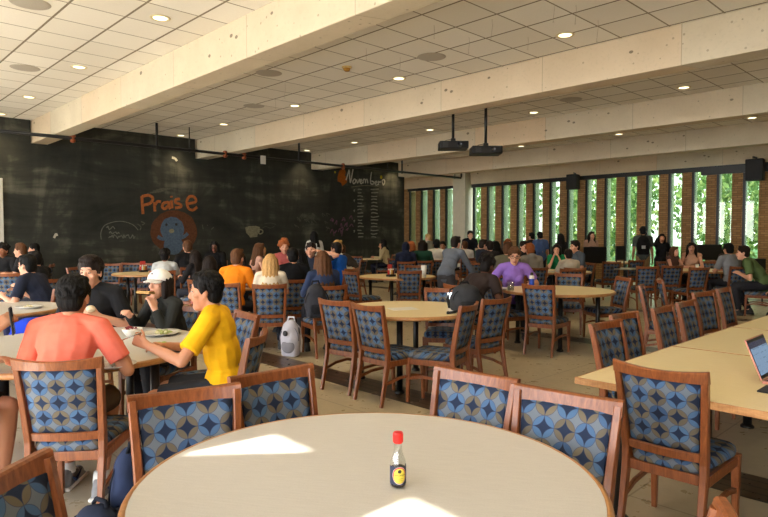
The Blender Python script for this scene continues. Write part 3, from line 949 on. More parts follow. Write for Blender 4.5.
chair(441, 14.9, 0, 'back to us in front of the far white shirt', GF)
chair(476, 13.5, 0, 'far row, directly right of the grey leaning man', GF)
chair(492, 13.7, 0, 'far row, second right of the grey leaning man', GF)
chair(356, 17.6, -30, 'back to us before the small chalkboard table', GF)
chair(700, 11.5, 10, 'back to us nearest at the far right table', GF)

# ------------------------------------------------------------------ PEOPLE
PENDING = []            # meshes to be fused into one continuous surface
def fuse(name, bm, mat, parent, vox, smooth=6, wrinkle=0.0):
    o = link(name, bm, mat, parent)
    m = o.modifiers.new('fuse', 'REMESH'); m.mode = 'VOXEL'; m.voxel_size = vox; m.use_smooth_shade = True
    s = o.modifiers.new('soften', 'SMOOTH'); s.factor = .5; s.iterations = smooth
    if wrinkle:
        d = o.modifiers.new('folds', 'DISPLACE'); d.texture = FOLD; d.strength = wrinkle; d.mid_level = .5
    PENDING.append(o)
    return o
FOLD = bpy.data.textures.new('folds', 'CLOUDS'); FOLD.noise_scale = .11; FOLD.noise_depth = 1
def ik(S, T, la, lb, pole):
    S, T = V(S), V(T); d = T - S; L = min(d.length, (la + lb) * .995); d.normalize()
    x = (la * la - lb * lb + L * L) / (2 * L); h = sqrt(max(0, la * la - x * x))
    p = V(pole) - d * V(pole).dot(d); p.normalize()
    return S + d * x + p * h, S + d * L
def hand(bm, wr, d, n, side, k, curl, fr):
    """palm, four unequal fingers of two bends and a thumb; d finger direction, n palm normal, side -> thumb direction"""
    d = d.normalized(); n = (n - d * n.dot(d)).normalized(); s = side - d * side.dot(d) - n * side.dot(n)
    s = s.normalized() if s.length > 1e-4 else d.cross(n)
    pc = wr + d * .045 * k
    for q in (-.022, 0, .022): capsule(bm, wr + s * q * .6 * k, wr + d * .08 * k + s * q * k, .017 * k, .0155 * k, 8)
    for i, (q, L) in enumerate(((.030, .066), (.011, .075), (-.008, .070), (-.027, .054))):
        b = wr + d * .082 * k + s * q * k
        c1 = R(curl * .55); c2 = R(curl * 1.3); c3 = R(curl * 1.9)
        p1 = b + (d * cos(c1) + n * sin(c1)) * L * .45 * k
        p2 = p1 + (d * cos(c2) + n * sin(c2)) * L * .32 * k
        p3 = p2 + (d * cos(c3) + n * sin(c3)) * L * .25 * k
        capsule(bm, b - d * .02 * k, p1, fr * 1.05, fr, 8); capsule(bm, p1, p2, fr, fr * .95, 8); capsule(bm, p2, p3, fr * .95, fr * .85, 8)
    tb = wr + d * .022 * k + s * .026 * k
    t1 = tb + (d * .62 + s * .66 + n * .25).normalized() * .04 * k
    t2 = t1 + (d * .85 + s * .2 + n * .42).normalized() * .032 * k
    capsule(bm, tb, t1, fr * 1.35, fr * 1.15, 8); capsule(bm, t1, t2, fr * 1.15, fr * .95, 8)

SK_L, SK_M, SK_T, SK_B = skin((214, 164, 136)), skin((190, 138, 106)), skin((160, 110, 80)), skin((96, 62, 46))
HB, HD, HBR, HBL, HRD, HCU = hairm((14, 13, 13)), hairm((30, 22, 18)), hairm((82, 54, 34)), hairm((176, 138, 88)), hairm((140, 78, 40)), hairm((20, 16, 15))
EYEW, EYED, LIP, BROW = plain('eye_white', (178, 168, 158), .25, var=.01), plain('eye_dark', (34, 24, 20), .2), plain('lip', (164, 92, 84), .45), plain('brow', (40, 30, 26), .8)

def person(label, px, d, phi, top, skin_=SK_M, hair=('short', HD), shirt=('t_shirt', (40, 40, 44), 'short'), legs=((40, 42, 50), 'long'), shoes=(60, 60, 62),
           stand=False, lean=8, hunch=0, hands=None, curl=(30, 30), head=(0, 0, 0), near=0, face=False, group=None, sex='m', z0=0.0, turn=0, glasses=False, feet=0, palm=None):
    """one figure: top = image row of the crown (sets the stature), phi = heading, hands = targets in the figure's own frame (x right, y front, z up)"""
    zt = EYE - (top - 235) * d / 607.7
    seat = .475
    if stand: k = max(.88, min(1.1, zt / (1.70 - .25 * sin(R(max(0, lean - 10))))))
    else: k = max(.88, min(1.12, (zt - seat) / (.835 - .16 * (1 - cos(R(lean + hunch))) - .0013 * (lean + hunch))))
    wd = .92 if sex == 'f' else 1.0
    vox = (.014, .0105, .0065)[near]
    fr = (.0105, .009, .0078)[near] * k
    pl = W(px, d)
    P = V((0, 0, .93 * k)) if stand else V((0, 0, seat + .095 * k))
    sl = V((0, sin(R(lean)), cos(R(lean)))); s2 = V((0, sin(R(lean + hunch)), cos(R(lean + hunch))))
    tw = M.Rotation(R(turn), 3, 'Z')
    mid = P + sl * .22 * k; N = mid + s2 * .27 * k
    X = tw @ V((1, 0, 0)); F = tw @ V((0, 1, 0))
    ft = tw @ V((0, cos(R(lean + hunch)), -sin(R(lean + hunch))))
    sw = .165 * wd * k
    S = [N - s2 * .05 * k + X * (sw * s) for s in (1, -1)]
    # head frame
    yw, pt, rl = head
    HM = (tw @ Euler((R(-pt), R(rl), R(yw)), 'XYZ').to_matrix())
    hc = N + V((0, .022, 0)) * k + HM @ V((0, .02, .115)) * k
    def hp(x, y, z): return hc + HM @ (V((x, y, z)) * k)
    la, lb = .285 * k, .25 * k
    hands = hands or (None, None)
    arms = []
    for i, s in enumerate((1, -1)):
        T = hands[i]
        if T is None: T = V((s * .1, .4, .78)) if not stand else V((s * .24, .1, .80 * k))
        T = V(T)
        el, wr = ik(S[i], T, la, lb, (s * .55, -.35, -.75) if not stand else (s * .25, -1, -.1))
        arms.append((el, wr, T))
    # legs
    lg = []
    for i, s in enumerate((1, -1)):
        h = P + V((s * .085 * k, 0, -.01))
        if stand: kn = V((s * .09 * k, .03 + (.05 if i == feet else 0), .49 * k)); an = V((s * .1 * k, -.03 + (.02 if i == feet else 0), .085 * k))
        else: kn = V((s * .12 * k, .41 * k, seat + .055 * k)); an = V((s * .13 * k, (.36 if feet != i else .2) * k, .085))
        lg.append((h, kn, an))
    # ---- body: one continuous surface
    bm = bmesh.new()
    ell(bm, hp(0, -.008, .028), V((.074, .09, .088)) * k, HM); ell(bm, hp(0, .012, -.03), V((.058, .07, .08)) * k, HM)
    capsule(bm, hp(0, .05, -.09), hp(0, .035, -.085), .03 * k, .04 * k)
    capsule(bm, hp(0, .078, .012), hp(0, .094, -.028), .009 * k, .0145 * k); ell(bm, hp(.011, .084, -.032), V((.009, .011, .008)) * k); ell(bm, hp(-.011, .084, -.032), V((.009, .011, .008)) * k)
    capsule(bm, hp(-.028, .07, .026), hp(.028, .07, .026), .012 * k, .012 * k)
    ell(bm, hp(.04, .05, -.02), V((.022, .022, .02)) * k); ell(bm, hp(-.04, .05, -.02), V((.022, .022, .02)) * k)
    ell(bm, hp(0, .074, -.057), V((.024, .012, .012)) * k)
    for s in (1, -1): ell(bm, hp(s * .076, -.005, -.008), V((.009, .02, .03)) * k, HM)
    capsule(bm, hp(0, -.025, -.05), N - s2 * .03 * k, .05 * k * wd, .058 * k * wd)
    capsule(bm, S[0] - X * .02, S[1] + X * .02, .05 * k, .05 * k)
    capsule(bm, N - s2 * .04 * k, mid, .075 * k * wd, .1 * k * wd); capsule(bm, mid, P, .1 * k * wd, .115 * k)
    for i, s in enumerate((1, -1)):
        el, wr, T = arms[i]
        capsule(bm, S[i], el, .046 * k * wd, .037 * k * wd); capsule(bm, el, el.lerp(wr, .35), .036 * k * wd, .036 * k * wd); capsule(bm, el.lerp(wr, .35), wr, .036 * k * wd, .024 * k * wd)
        dd = (wr - el).normalized()
        pn = V(palm[i]) if palm and palm[i] else V((-s * .6, .1, -.6))
        hand(bm, wr, dd, pn, V((-s, .2, .5)) if not palm else V((-s * .4, .1, 1)), k, curl[i], fr)
        h, kn, an = lg[i]
        capsule(bm, h, kn, .075 * k, .052 * k); capsule(bm, kn, kn.lerp(an, .35), .05 * k, .05 * k); capsule(bm, kn.lerp(an, .35), an, .05 * k, .032 * k)
        capsule(bm, an - V((0, .02, .03)), an + V((0, .12 * k, -.05)), .03 * k, .024 * k)
    body = fuse('person', bm, skin_, None, vox, 5 if near == 2 else 3)
    body.location = (pl.x, pl.y, z0); body.rotation_euler = (0, 0, heading(phi))
    tag(body, label, 'person', group)
    # ---- clothing
    nm, c, slv = shirt
    cm = cloth(c); e = .013 * k
    bm = bmesh.new()
    for s in (1, -1): capsule(bm, S[0 if s == 1 else 1], N - s2 * .015 * k, .052 * k * wd + e, .048 * k * wd + e)
    for q, r0 in ((.14, .095), (-.14, .095)): pass
    ell(bm, N - s2 * .13 * k, V((.155 * wd, .1, .15)) * k + V((e, e, e)), tw @ M.Rotation(-R(lean + hunch), 3, 'X'))
    ell(bm, mid, V((.142 * wd, .102, .17)) * k + V((e, e, e)), tw @ M.Rotation(-R(lean + hunch * .5), 3, 'X'))
    ell(bm, P + sl * .025 * k, V((.158, .121, .15)) * k + V((e, e, e)))
    if sex == 'f':
        for s in (1, -1): ell(bm, N - s2 * .17 * k + X * s * .07 * k + ft * .075 * k, V((.06, .055, .06)) * k)
    for i in range(2):
        el, wr, T = arms[i]
        if slv == 'short': capsule(bm, S[i], S[i].lerp(el, .74), .056 * k * wd + e * .6, .054 * k * wd + e * .6, 12, False, True)
        elif slv == 'long':
            capsule(bm, S[i], el, .05 * k * wd + e, .042 * k * wd + e); capsule(bm, el, el.lerp(wr, .93), .042 * k * wd + e, .03 * k * wd + e, 12, False, True)
        elif slv == 'none': capsule(bm, S[i], S[i].lerp(el, .06), .05 * k, .05 * k)
    if nm == 'hoodie':
        ell(bm, N + V((0, -.06 * k, .0)), V((.1, .06, .06)) * k); 
    fuse(nm, bm, cm, body, vox, 5, .012 if near else .008)
    lc, ln = legs
    bm = bmesh.new()
    ell(bm, P + V((0, 0, -.005)), V((.16, .125, .105)) * k)
    for i in range(2):
        h, kn, an = lg[i]
        if ln == 'shorts': capsule(bm, h, h.lerp(kn, .92), .092 * k, .078 * k, 12, False, True)
        else:
            capsule(bm, h, kn, .088 * k, .066 * k); capsule(bm, kn, kn.lerp(an, .95), .066 * k, .052 * k, 12, False, True)
    fuse('shorts' if ln == 'shorts' else 'trousers', bm, cloth(lc), body, vox * 1.2, 4, .006)
    for i in range(2):
        an = lg[i][2]
        bm = bmesh.new()
        capsule(bm, V((an.x, an.y - .035, .05)), V((an.x, an.y + .15 * k, .042)), .042, .034); ell(bm, V((an.x, an.y - .01, .085)), (.042, .05, .05))
        box(bm, (an.x, an.y + .06, .014), (.08, .27 * k, .028), None, .012)
        sh = fuse('shoe', bm, plain('shoe_fabric', shoes, .7), body, .009 if near else .013, 2)
        if near == 2 and ln == 'shorts':
            link('sock', TUBE([V((an.x, an.y, .09)), V((an.x, an.y + .005, .15))], [.046, .042], 14), cloth((220, 220, 216)), sh, True)
            bm = bmesh.new(); box(bm, (an.x, an.y + .06, .011), (.094, .285 * k, .022), None, .01); link('sole', bm, WHITE, sh)
            bm = bmesh.new()
            for q in range(4): tube(bm, [V((an.x - .022, an.y + .035 + q * .02, .1 - q * .009)), V((an.x + .022, an.y + .045 + q * .02, .1 - q * .009))], .004, 5)
            link('lace', bm, WHITE, sh)
            link('side_swoosh', TUBE([V((an.x + .046, an.y - .03, .07)), V((an.x + .05, an.y + .0, .045)), V((an.x + .045, an.y + .06, .06)), V((an.x + .04, an.y + .1, .075))], [.004, .01, .006, .002], 6), cloth((40, 50, 80)), sh, True)
    # ---- hair
    st, hm = hair
    rn = random.Random(label)
    bm = bmesh.new(); dsp = .008
    if st != 'bald':
        ell(bm, hp(0, -.018, .045 if st != 'capped' else .02), V((.084, .096, .09)) * k * (1 if st != 'capped' else .93), HM); ell(bm, hp(0, -.052, -.01), V((.074, .056, .078)) * k, HM)
        if st != 'capped': capsule(bm, hp(-.035, .046, .1), hp(.038, .044, .102), .024 * k, .025 * k)
        for s in (1, -1): capsule(bm, hp(s * .072, .018, .05), hp(s * .076, .012, .0), .017 * k, .01 * k)
    if st == 'quiff': ell(bm, hp(0, -.002, .112), V((.07, .07, .034)) * k, HM); dsp = .012
    if st == 'curly':
        for q in range(34):
            a, b = rn.uniform(0, 2 * pi), rn.uniform(-.1, 1.3)
            ell(bm, hp(.088 * cos(a) * cos(b), -.022 + .1 * sin(a) * cos(b) * (1 if sin(a) < 0 else .75), .052 + .1 * sin(b)), V((.027, .027, .027)) * k * rn.uniform(.8, 1.2), None, 8, 6)
        dsp = .01
    if st in ('long', 'verylong'):
        L = .3 if st == 'long' else .42
        for q in range(9):
            a = R(-205 + q * 28.75 - 0)
            x, y = .076 * cos(a), -.02 + .07 * sin(a)
            p0 = hp(x, y, .04); p1 = hp(x * 1.15, y * 1.15 - .005, -.08)
            p2 = N + X * (x * 1.35 * k) + V((0, 0, 0)) - ft * (.07 - y * .2) * k - s2 * (L - .14) * k
            if q in (0, 8): p2 = N + X * (x * 1.5 * k) + ft * .05 * k - s2 * (L - .16) * k
            capsule(bm, p0, p1, .03 * k, .033 * k); capsule(bm, p1, p2, .033 * k, .024 * k)
        dsp = .012
    if st in ('bob', 'capped'):
        for q in range(9):
            a = R(-205 + q * 28.75); x, y = .08 * cos(a), -.02 + .075 * sin(a)
            capsule(bm, hp(x, y, .04), hp(x * 1.12, y * 1.1, -.1), .03 * k, .024 * k)
    if st == 'tail':
        capsule(bm, hp(0, -.1, .03), hp(0, -.15, -.03), .026 * k, .03 * k); capsule(bm, hp(0, -.15, -.03), hp(0, -.13, -.2), .03 * k, .012 * k)
    if st == 'bun': ell(bm, hp(0, -.1, .075), V((.045, .045, .04)) * k)
    if st == 'scarf':
        ell(bm, hp(0, -.012, .0), V((.092, .1, .14)) * k, HM); capsule(bm, hp(0, -.02, -.1), N - s2 * .06, .085 * k, .12 * k)
    if near == 2 and st not in ('bald', 'capped'):
        for q in range(420):        # combed locks lying on the scalp
            a, b = rn.uniform(0, 2 * pi), rn.uniform(-.55, 1.45)
            dv = V((cos(a) * cos(b), sin(a) * cos(b), sin(b)))
            if dv.y > .45 and dv.z < .62: continue
            if dv.z < -.3 and dv.y > -.2: continue
            q0 = V((dv.x * .083, -.018 + dv.y * .095, .045 + dv.z * .089))
            fl = V((dv.x * .4, -.25 + dv.y * .5, -.75 if dv.z < .75 else .1)) + V((rn.uniform(-.3, .3), rn.uniform(-.3, .3), rn.uniform(-.15, .15)))
            fl = (fl - dv * fl.dot(dv)).normalized()
            L = rn.uniform(.022, .04)
            tube(bm, [hp(*(q0 - dv * .004)), hp(*(q0 + fl * L * .5 + dv * .004)), hp(*(q0 + fl * L - dv * .001))], [.006 * k, .0065 * k, .002 * k], 5)
        dsp = .004
    ho = fuse('head_scarf' if st == 'scarf' else 'hair', bm, hm, body, max(.0055, vox * .85), 2 if near != 2 else 1, dsp)
    # ---- face
    if face or near == 2:
        for s in (1, -1):
            eo = link('eye', ELL(hp(s * .03, .0755, .008), V((.0125, .009, .0058)) * k, HM, 10, 8), EYEW if near else EYED, body, True)
            if near: link('iris', ELL(hp(s * .03, .0815, .008), V((.0066, .004, .0056)) * k, HM, 8, 6), EYED, eo, True)
            link('eyebrow', TUBE([hp(s * .014, .086, .03), hp(s * .03, .087, .035), hp(s * .05, .074, .029)], [.0022 * k, .003 * k, .0014 * k], 6), BROW, body, True)
        bm = bmesh.new(); tube(bm, [hp(-.022, .074, -.058), hp(0, .087, -.056), hp(.022, .074, -.058)], [.003 * k, .006 * k, .003 * k], 8)
        tube(bm, [hp(-.02, .074, -.062), hp(0, .086, -.066), hp(.02, .074, -.062)], [.003 * k, .0065 * k, .003 * k], 8)
        link('mouth', bm, LIP, body, True)
    if glasses:
        bm = bmesh.new()
        for s in (1, -1):
            tube(bm, [hp(s * .031 + .022 * cos(a * pi / 6), .094, .006 + .017 * sin(a * pi / 6)) for a in range(13)], .0026 * k, 6)
            tube(bm, [hp(s * .053, .092, .01), hp(s * .076, .02, .012), hp(s * .078, -.01, .0)], .0026 * k, 6)
        tube(bm, [hp(-.01, .095, .008), hp(.01, .095, .008)], .0026 * k, 6)
        link('eyeglasses', bm, BLACKP, body)
    body['_'] = 0; del body['_']
    return dict(o=body, hp=hp, N=N, P=P, S=S, arms=arms, k=k, X=X, s2=s2, ft=ft, HM=HM)
def world_of(pr, p):
    return M.Translation(pr['o'].location) @ pr['o'].rotation_euler.to_matrix().to_4x4() @ p

D = 'diners at the tables'
TAKEN = set()
STOP = {'in', 'the', 'a', 'an', 'of', 'with', 'at', 'to', 'by', 'and', 'on', 'behind', 'before', 'right', 'us', 'back', 'just', 'against', 'across', 'beside', 'near', 'beyond', 'far', 'his', 'from', 'left', 'facing'}
def seat_for(pr, label):
    o = pr['o']; a = o.rotation_euler.z
    spot_ = o.location - M.Rotation(a, 3, 'Z') @ V((0, -.08, 0))
    best = None
    for c in bpy.data.objects:
        if c.get('category') != 'chair' or c.name in TAKEN: continue
        l = c['label']
        da = abs((a - c.rotation_euler.z + pi) % (2 * pi) - pi)
        dd = (c.location.xy - spot_.xy).length
        if dd < .75 and da < R(70) and (' under ' in l or ' holding ' in l or dd < .4) and (best is None or dd < best[0]): best = (dd, c)
    if best: c = best[1]
    else:
        w_ = label.replace(',', '').split()[:9]
        while w_[-1] in STOP: w_.pop()
        c = copy_tree(chair0); c['label'] = 'wooden chair in circle fabric, under the ' + ' '.join(w_); c['group'] = 'chairs of the middle rows'
    c.location = (spot_.x, spot_.y, 0); c.rotation_euler = (0, 0, a); TAKEN.add(c.name)
# --- near table
p1 = person('person in a coral t-shirt seated with back to us, short black hair', 57, 3.22, 4, 279, SK_M, ('short', HB), ('t_shirt', (236, 118, 96), 'short'), ((88, 76, 66), 'shorts'), (128, 128, 130), lean=14, hunch=6,
            hands=((.2, .33, .84), (-.14, .36, .84)), near=2, head=(0, 4, 0), curl=(45, 45))
p2 = person('young person in black t-shirt facing us beyond the coral shirt, holding food', 100, 5.1, 178, 256, SK_L, ('quiff', HD), ('t_shirt', (26, 27, 30), 'short'), ((40, 42, 48), 'long'), lean=10, hunch=4,
            hands=((.2, .3, .80), (-.12, .27, .85)), near=2, head=(0, 4, 0), curl=(50, 60), palm=((-.3, 0, -1), (.9, 0, .1)))
p3 = person('person in a white cap and dark cardigan lifting a sandwich to the mouth', 175, 5.0, 150, 270, SK_L, ('capped', HD), ('cardigan', (40, 42, 40), 'long'), ((36, 36, 40), 'long'), lean=12, hunch=10,
            hands=((.18, .31, .86), (-.05, .25, .92)), near=2, head=(6, -6, 0), curl=(55, 50), sex='f', palm=((-.2, .4, -1), (.8, 0, .3)))
p4 = person('person in a yellow t-shirt in profile with a fist on the table', 225, 3.72, 92, 272, SK_M, ('short', HB), ('t_shirt', (236, 178, 22), 'short'), ((44, 48, 56), 'shorts'), (70, 70, 74), lean=6, hunch=6,
            hands=((.12, .40, .80), (-.24, .40, .87)), near=2, head=(8, 2, 0), curl=(50, 80), palm=((-.3, 0, -1), (.9, 0, .1)))
p5 = person('person at the left edge in dark clothes raising a phone, long dark hair', -98, 3.22, 276, 262, SK_M, ('verylong', HD), ('shirt', (34, 34, 40), 'short'), ((40, 42, 46), 'shorts'), lean=10, hunch=6,
            hands=((.06, .47, .99), (-.12, .4, .80)), near=1, head=(0, 10, 0), curl=(45, 30), sex='f', palm=((-1, .2, 0), (.5, 0, -1)))
# cap
hp, k = p3['hp'], p3['k']
bm = bmesh.new(); vs = ell(bm, hp(0, -.006, .036), V((.1, .112, .102)) * k, p3['HM'], 20, 14)
cz = hp(0, 0, .03); upn = p3['HM'] @ V((0, -.12, 1)).normalized()
bmesh.ops.bisect_plane(bm, geom=list(bm.verts) + list(bm.edges) + list(bm.faces), plane_co=cz, plane_no=upn, clear_inner=True)
cap_ = link('cap', bm, cloth((232, 230, 226)), p3['o'], True); so = cap_.modifiers.new('thick', 'SOLIDIFY'); so.thickness = .004; PENDING.append(cap_)
bm = bmesh.new(); rows = []
for j in range(5):
    row = []
    for i in range(11):
        a = R(-62 + 124 * i / 10); r_ = .1 + .018 * j
        row.append(bm.verts.new(hp(sin(a) * .092 * (1 - .03 * j), cos(a) * .1 + .018 * j * cos(a) - .004, .044 - .012 * j * .5 - .018 * sin(a) ** 2)))
    rows.append(row)
for a_, b_ in zip(rows, rows[1:]):
    for i in range(10): bm.faces.new((a_[i], a_[i + 1], b_[i + 1], b_[i]))
br = link('cap_brim', bm, cloth((226, 224, 220)), cap_, True); so = br.modifiers.new('thick', 'SOLIDIFY'); so.thickness = .004; PENDING.append(br)
bm = bmesh.new(); ell(bm, hp(0, -.006, .137), V((.008, .008, .005)) * k, None, 8, 6); link('cap_button', bm, cloth((220, 218, 214)), cap_)
bm = bmesh.new(); ell(bm, hp(.0, .09, .088), V((.012, .006, .007)) * k, None, 8, 6); link('cap_emblem', bm, cloth((60, 62, 80)), cap_)
# black top under the cardigan
bm = bmesh.new(); ell(bm, p3['N'] - p3['s2'] * .19 * k + p3['ft'] * .055 * k, V((.075, .085, .16)) * k); link('inner_top', bm, cloth((18, 18, 20)), p3['o'], True)
# sandwich
el3, wr3 = p3['arms'][1][0], p3['arms'][1][1]
hw = world_of(p3, wr3 + (wr3 - el3).normalized() * .135 * k + V((.03, .0, .01)))
sw_ = thing('sandwich', 'flat sandwich wedge held up by the person in the white cap', 'food', hw, heading(150))
sw_.rotation_euler = (R(8), 0, heading(150) + R(10))
bm = BX((0, 0, .008), (.13, .08, .009), None, .006); link('bread', bm, plain('bread_crust', (206, 160, 96), .8, var=.2, scale=60), sw_)
bm = BX((0, 0, -.004), (.13, .08, .009), None, .006); link('bread', bm, plain('bread_crust', (206, 160, 96), .8), sw_)
link('filling', BX((0, .002, .002), (.132, .082, .006)), plain('filling', (150, 120, 60), .7), sw_)
fw_ = world_of(p2, p2['arms'][1][1] + V((.03, .07, .07)))
tag(link('dinner_roll', ELL((0, 0, 0), (.035, .03, .028)), plain('pale_bread', (226, 206, 176), .8, var=.1, scale=60), None, True), 'small piece of pale bread held by the young diner in black', 'food').location = fw_
ph = world_of(p5, p5['arms'][0][1] + V((-.02, .09, .05)))
phone = thing('mobile_phone', 'dark phone held up by the person at the left edge', 'phone', ph, heading(268)); phone.rotation_euler = (R(-84), 0, heading(295))
link('case', BX((0, 0, 0), (.075, .15, .009), None, .004), BLACKP, phone); link('screen', BX((0, 0, .0055), (.068, .138, .001)), plain('dark_screen', (12, 14, 18), .1), phone)

# --- left background
def bg(label, px, d, phi, top, *a, **kw):
    kw.setdefault('group', D)
    pr = person(label, px, d, phi, top, *a, **kw)
    if not kw.get('stand'): seat_for(pr, label)
    return pr
bg('person with a neck chain facing us at the far left table', 8, 11.85, 178, 244, SK_T, ('curly', HCU), ('t_shirt', (26, 26, 28), 'short'), face=True, lean=12)
bg('person in black in profile, second from the left edge near the board', 30, 11.3, 100, 243.5, SK_L, ('quiff', HBR), ('t_shirt', (28, 28, 32), 'short'), lean=14)
bg('person in black mostly hidden, third from the left edge near the board', 40, 12.6, 110, 243, SK_L, ('short', HB), ('t_shirt', (30, 30, 34), 'short'))
bg('person with black hair behind the navy shirt, only hair showing', 44, 8.6, 80, 251, SK_L, ('short', HB), ('t_shirt', (24, 24, 28), 'short'), lean=14)
bg('person in a navy t-shirt and glasses leaning left with elbow on a table', 48, 7.05, 84, 255, SK_L, ('short', HB), ('t_shirt', (30, 36, 54), 'short'), ((36, 40, 70), 'long'), lean=20, hunch=12, near=1, glasses=True, hands=((.1, .42, .82), (-.2, .42, .80)), face=True)
bg('person with curly black hair in a pale t-shirt before the brown disc', 164, 10.6, 12, 250, SK_T, ('curly', HCU), ('t_shirt', (186, 190, 190), 'short'), lean=10)
bg('person with short brown hair in black by the chalk animal', 189, 11.7, 30, 240, SK_L, ('short', HBR), ('t_shirt', (20, 20, 22), 'short'), lean=8)
bg('person with long dark hair in profile between brown disc and orange shirt', 201, 10.2, 60, 250, SK_L, ('long', HD), ('shirt', (30, 28, 30), 'long'), sex='f', lean=14)
bg('person with dark hair and black coat against the board, left of the orange shirt', 216, 14.2, 180, 241, SK_B, ('bob', HB), ('coat', (18, 18, 20), 'long'), face=True)
bg('person with long dark hair in a black hoodie beside the orange shirt', 209, 8.3, 12, 256, SK_L, ('long', HD), ('hoodie', (24, 26, 34), 'long'), sex='f', lean=10)
p_or = bg('person in an orange t-shirt with back to us', 232, 7.95, -14, 249, SK_L, ('short', HBR), ('t_shirt', (222, 126, 20), 'short'), ((54, 56, 64), 'long'), lean=12, near=1)
bg('person facing left just right of the orange shirt, partly hidden', 241, 10.35, 185, 253, SK_L, ('long', HD), ('shirt', (28, 26, 28), 'long'), sex='f', face=True)
bg('person with long brown hair and bare shoulders under the cup drawing', 252, 11.5, -60, 243, SK_L, ('long', HBR), ('top', (206, 160, 140), 'none'), sex='f', lean=12)
bg('person with wavy blonde hair and cream top on the chair back to us', 270, 7.75, 8, 254, SK_L, ('verylong', HBL), ('top', (214, 202, 180), 'short'), sex='f', lean=8, near=1)
bg('person with light hair behind the blonde diner', 266, 12.5, 100, 246, SK_L, ('short', HBL), ('shirt', (60, 54, 50), 'long'))
bg('person with curly auburn hair in pink below the board', 283, 12.2, 200, 239.5, SK_L, ('curly', HRD), ('top', (206, 112, 112), 'short'), sex='f', face=True)
bg('person in black t-shirt and grey jeans with back to us', 294, 8.6, 16, 248, SK_M, ('short', HB), ('t_shirt', (18, 20, 26), 'short'), ((120, 126, 134), 'long'), lean=12, near=1)
bg('person in olive green facing left beside the black shirt', 309, 9.4, 80, 249, SK_M, ('long', HB), ('shirt', (52, 58, 46), 'long'), sex='f', lean=14, near=1, face=True)
bg('person standing by the board in white top with black hair', 315, 14.6, 20, 229.5, SK_L, ('long', HB), ('t_shirt', (206, 206, 204), 'short'), stand=True, sex='f')
bg('person facing us with hand raised to the head, dark blue top', 313, 10.6, 170, 242, SK_L, ('tail', HD), ('shirt', (40, 46, 62), 'short'), sex='f', face=True, hands=((.1, .4, .8), (-.2, .14, 1.22)))
bg('person with long brown hair in denim, backpack on the chair', 325, 7.55, 25, 251, SK_L, ('verylong', HBR), ('jacket', (44, 56, 84), 'long'), sex='f', lean=8, near=1)
bg('person in a white hood behind the blue shirt', 333, 12.8, -60, 240, SK_L, ('short', HBL), ('hoodie', (214, 212, 204), 'long'))
bg('person in a bright blue t-shirt with dark hair', 342, 11.2, 60, 242, SK_M, ('short', HCU), ('t_shirt', (24, 92, 200), 'short'), lean=10)
bg('person slumped over a table with arms under the head', 356, 15.0, 70, 243.5, SK_L, ('short', HBR), ('shirt', (54, 48, 44), 'short'), lean=30, hunch=20)
bg('person in a dark head scarf and tan jacket at the small board table', 387, 19.2, 80, 239.5, SK_M, ('scarf', cloth((20, 18, 20))), ('jacket', (186, 170, 130), 'long'), ((24, 26, 44), 'long'), sex='f', hands=((-.02, .2, 1.08), (-.1, .4, .8)), face=True)
bg('person bent over in a beige jacket at the end of the board', 399, 16.0, -40, 244, SK_M, ('short', HD), ('jacket', (168, 150, 128), 'long'), lean=34, hunch=16)
bg('person in a navy hooded top left of the long middle row', 406, 14.2, 0, 242, SK_M, ('scarf', cloth((30, 34, 52))), ('hoodie', (30, 36, 56), 'long'))
bg('person with brown hair in profile beside the navy hood', 415, 15.4, 100, 241, SK_L, ('bob', HRD), ('shirt', (46, 32, 30), 'long'), sex='f', face=True)
bg('person in dark green with back to us in the far row', 423, 14.6, 0, 240, SK_M, ('bob', HD), ('shirt', (30, 70, 54), 'short'), sex='f')
bg('person standing in a pale shirt by the left windows', 431, 17.6, 60, 232.5, SK_L, ('short', HBL), ('shirt', (150, 150, 140), 'short'), stand=True)
bg('person in a white t-shirt with back to us in the far row', 437, 15.2, 0, 238.5, SK_M, ('short', HB), ('t_shirt', (216, 214, 206), 'short'))
bg('person with dark hair behind the white shirt in the far row', 443, 16.6, 170, 241, SK_M, ('short', HD), ('shirt', (44, 40, 40), 'long'), face=True)
bg('person in a grey shirt standing and leaning over a table', 446, 9.6, -42, 234, SK_L, ('short', HD), ('shirt', (92, 98, 108), 'long'), ((60, 58, 60), 'long'), stand=True, lean=26, hunch=8, hands=((.2, .55, .84), (-.2, .5, .84)), near=1)
bg('person in white behind the grey leaning shirt', 466, 16.4, 10, 241, SK_L, ('short', HBR), ('t_shirt', (212, 208, 200), 'short'))
bg('person standing in a black t-shirt before the first long window', 469, 17.0, 190, 229, SK_L, ('short', HD), ('t_shirt', (26, 28, 36), 'short'), stand=True, face=True)
bg('person in navy in profile, seated right of the standing black shirt', 479, 14.8, -70, 238.5, SK_L, ('short', HD), ('t_shirt', (28, 34, 50), 'short'), face=True)
bg('person facing left across from the navy profile', 486, 16.2, 90, 240, SK_L, ('short', HBR), ('t_shirt', (40, 34, 32), 'short'), face=True)
bg('person with short hair leaning forward in the far row, dark top', 493, 14.0, 10, 239, SK_L, ('short', HD), ('t_shirt', (32, 28, 32), 'short'), lean=20, face=True)
bg('person with long hair in black in the far row before the windows', 499, 15.2, 40, 241, SK_L, ('long', HB), ('shirt', (24, 24, 28), 'long'), sex='f')
bg('person with reddish hair at the back of the far row', 507, 17.2, 180, 238.5, SK_L, ('long', HRD), ('shirt', (70, 60, 56), 'long'), sex='f', face=True)
bg('person in an olive jacket behind the purple shirt', 505, 11.0, -30, 242, SK_L, ('short', HBR), ('jacket', (104, 100, 80), 'long'), lean=14)
bg('person facing us in black between the olive jacket and red hair', 521, 14.0, 200, 240.5, SK_L, ('short', HD), ('t_shirt', (24, 24, 28), 'short'), face=True)
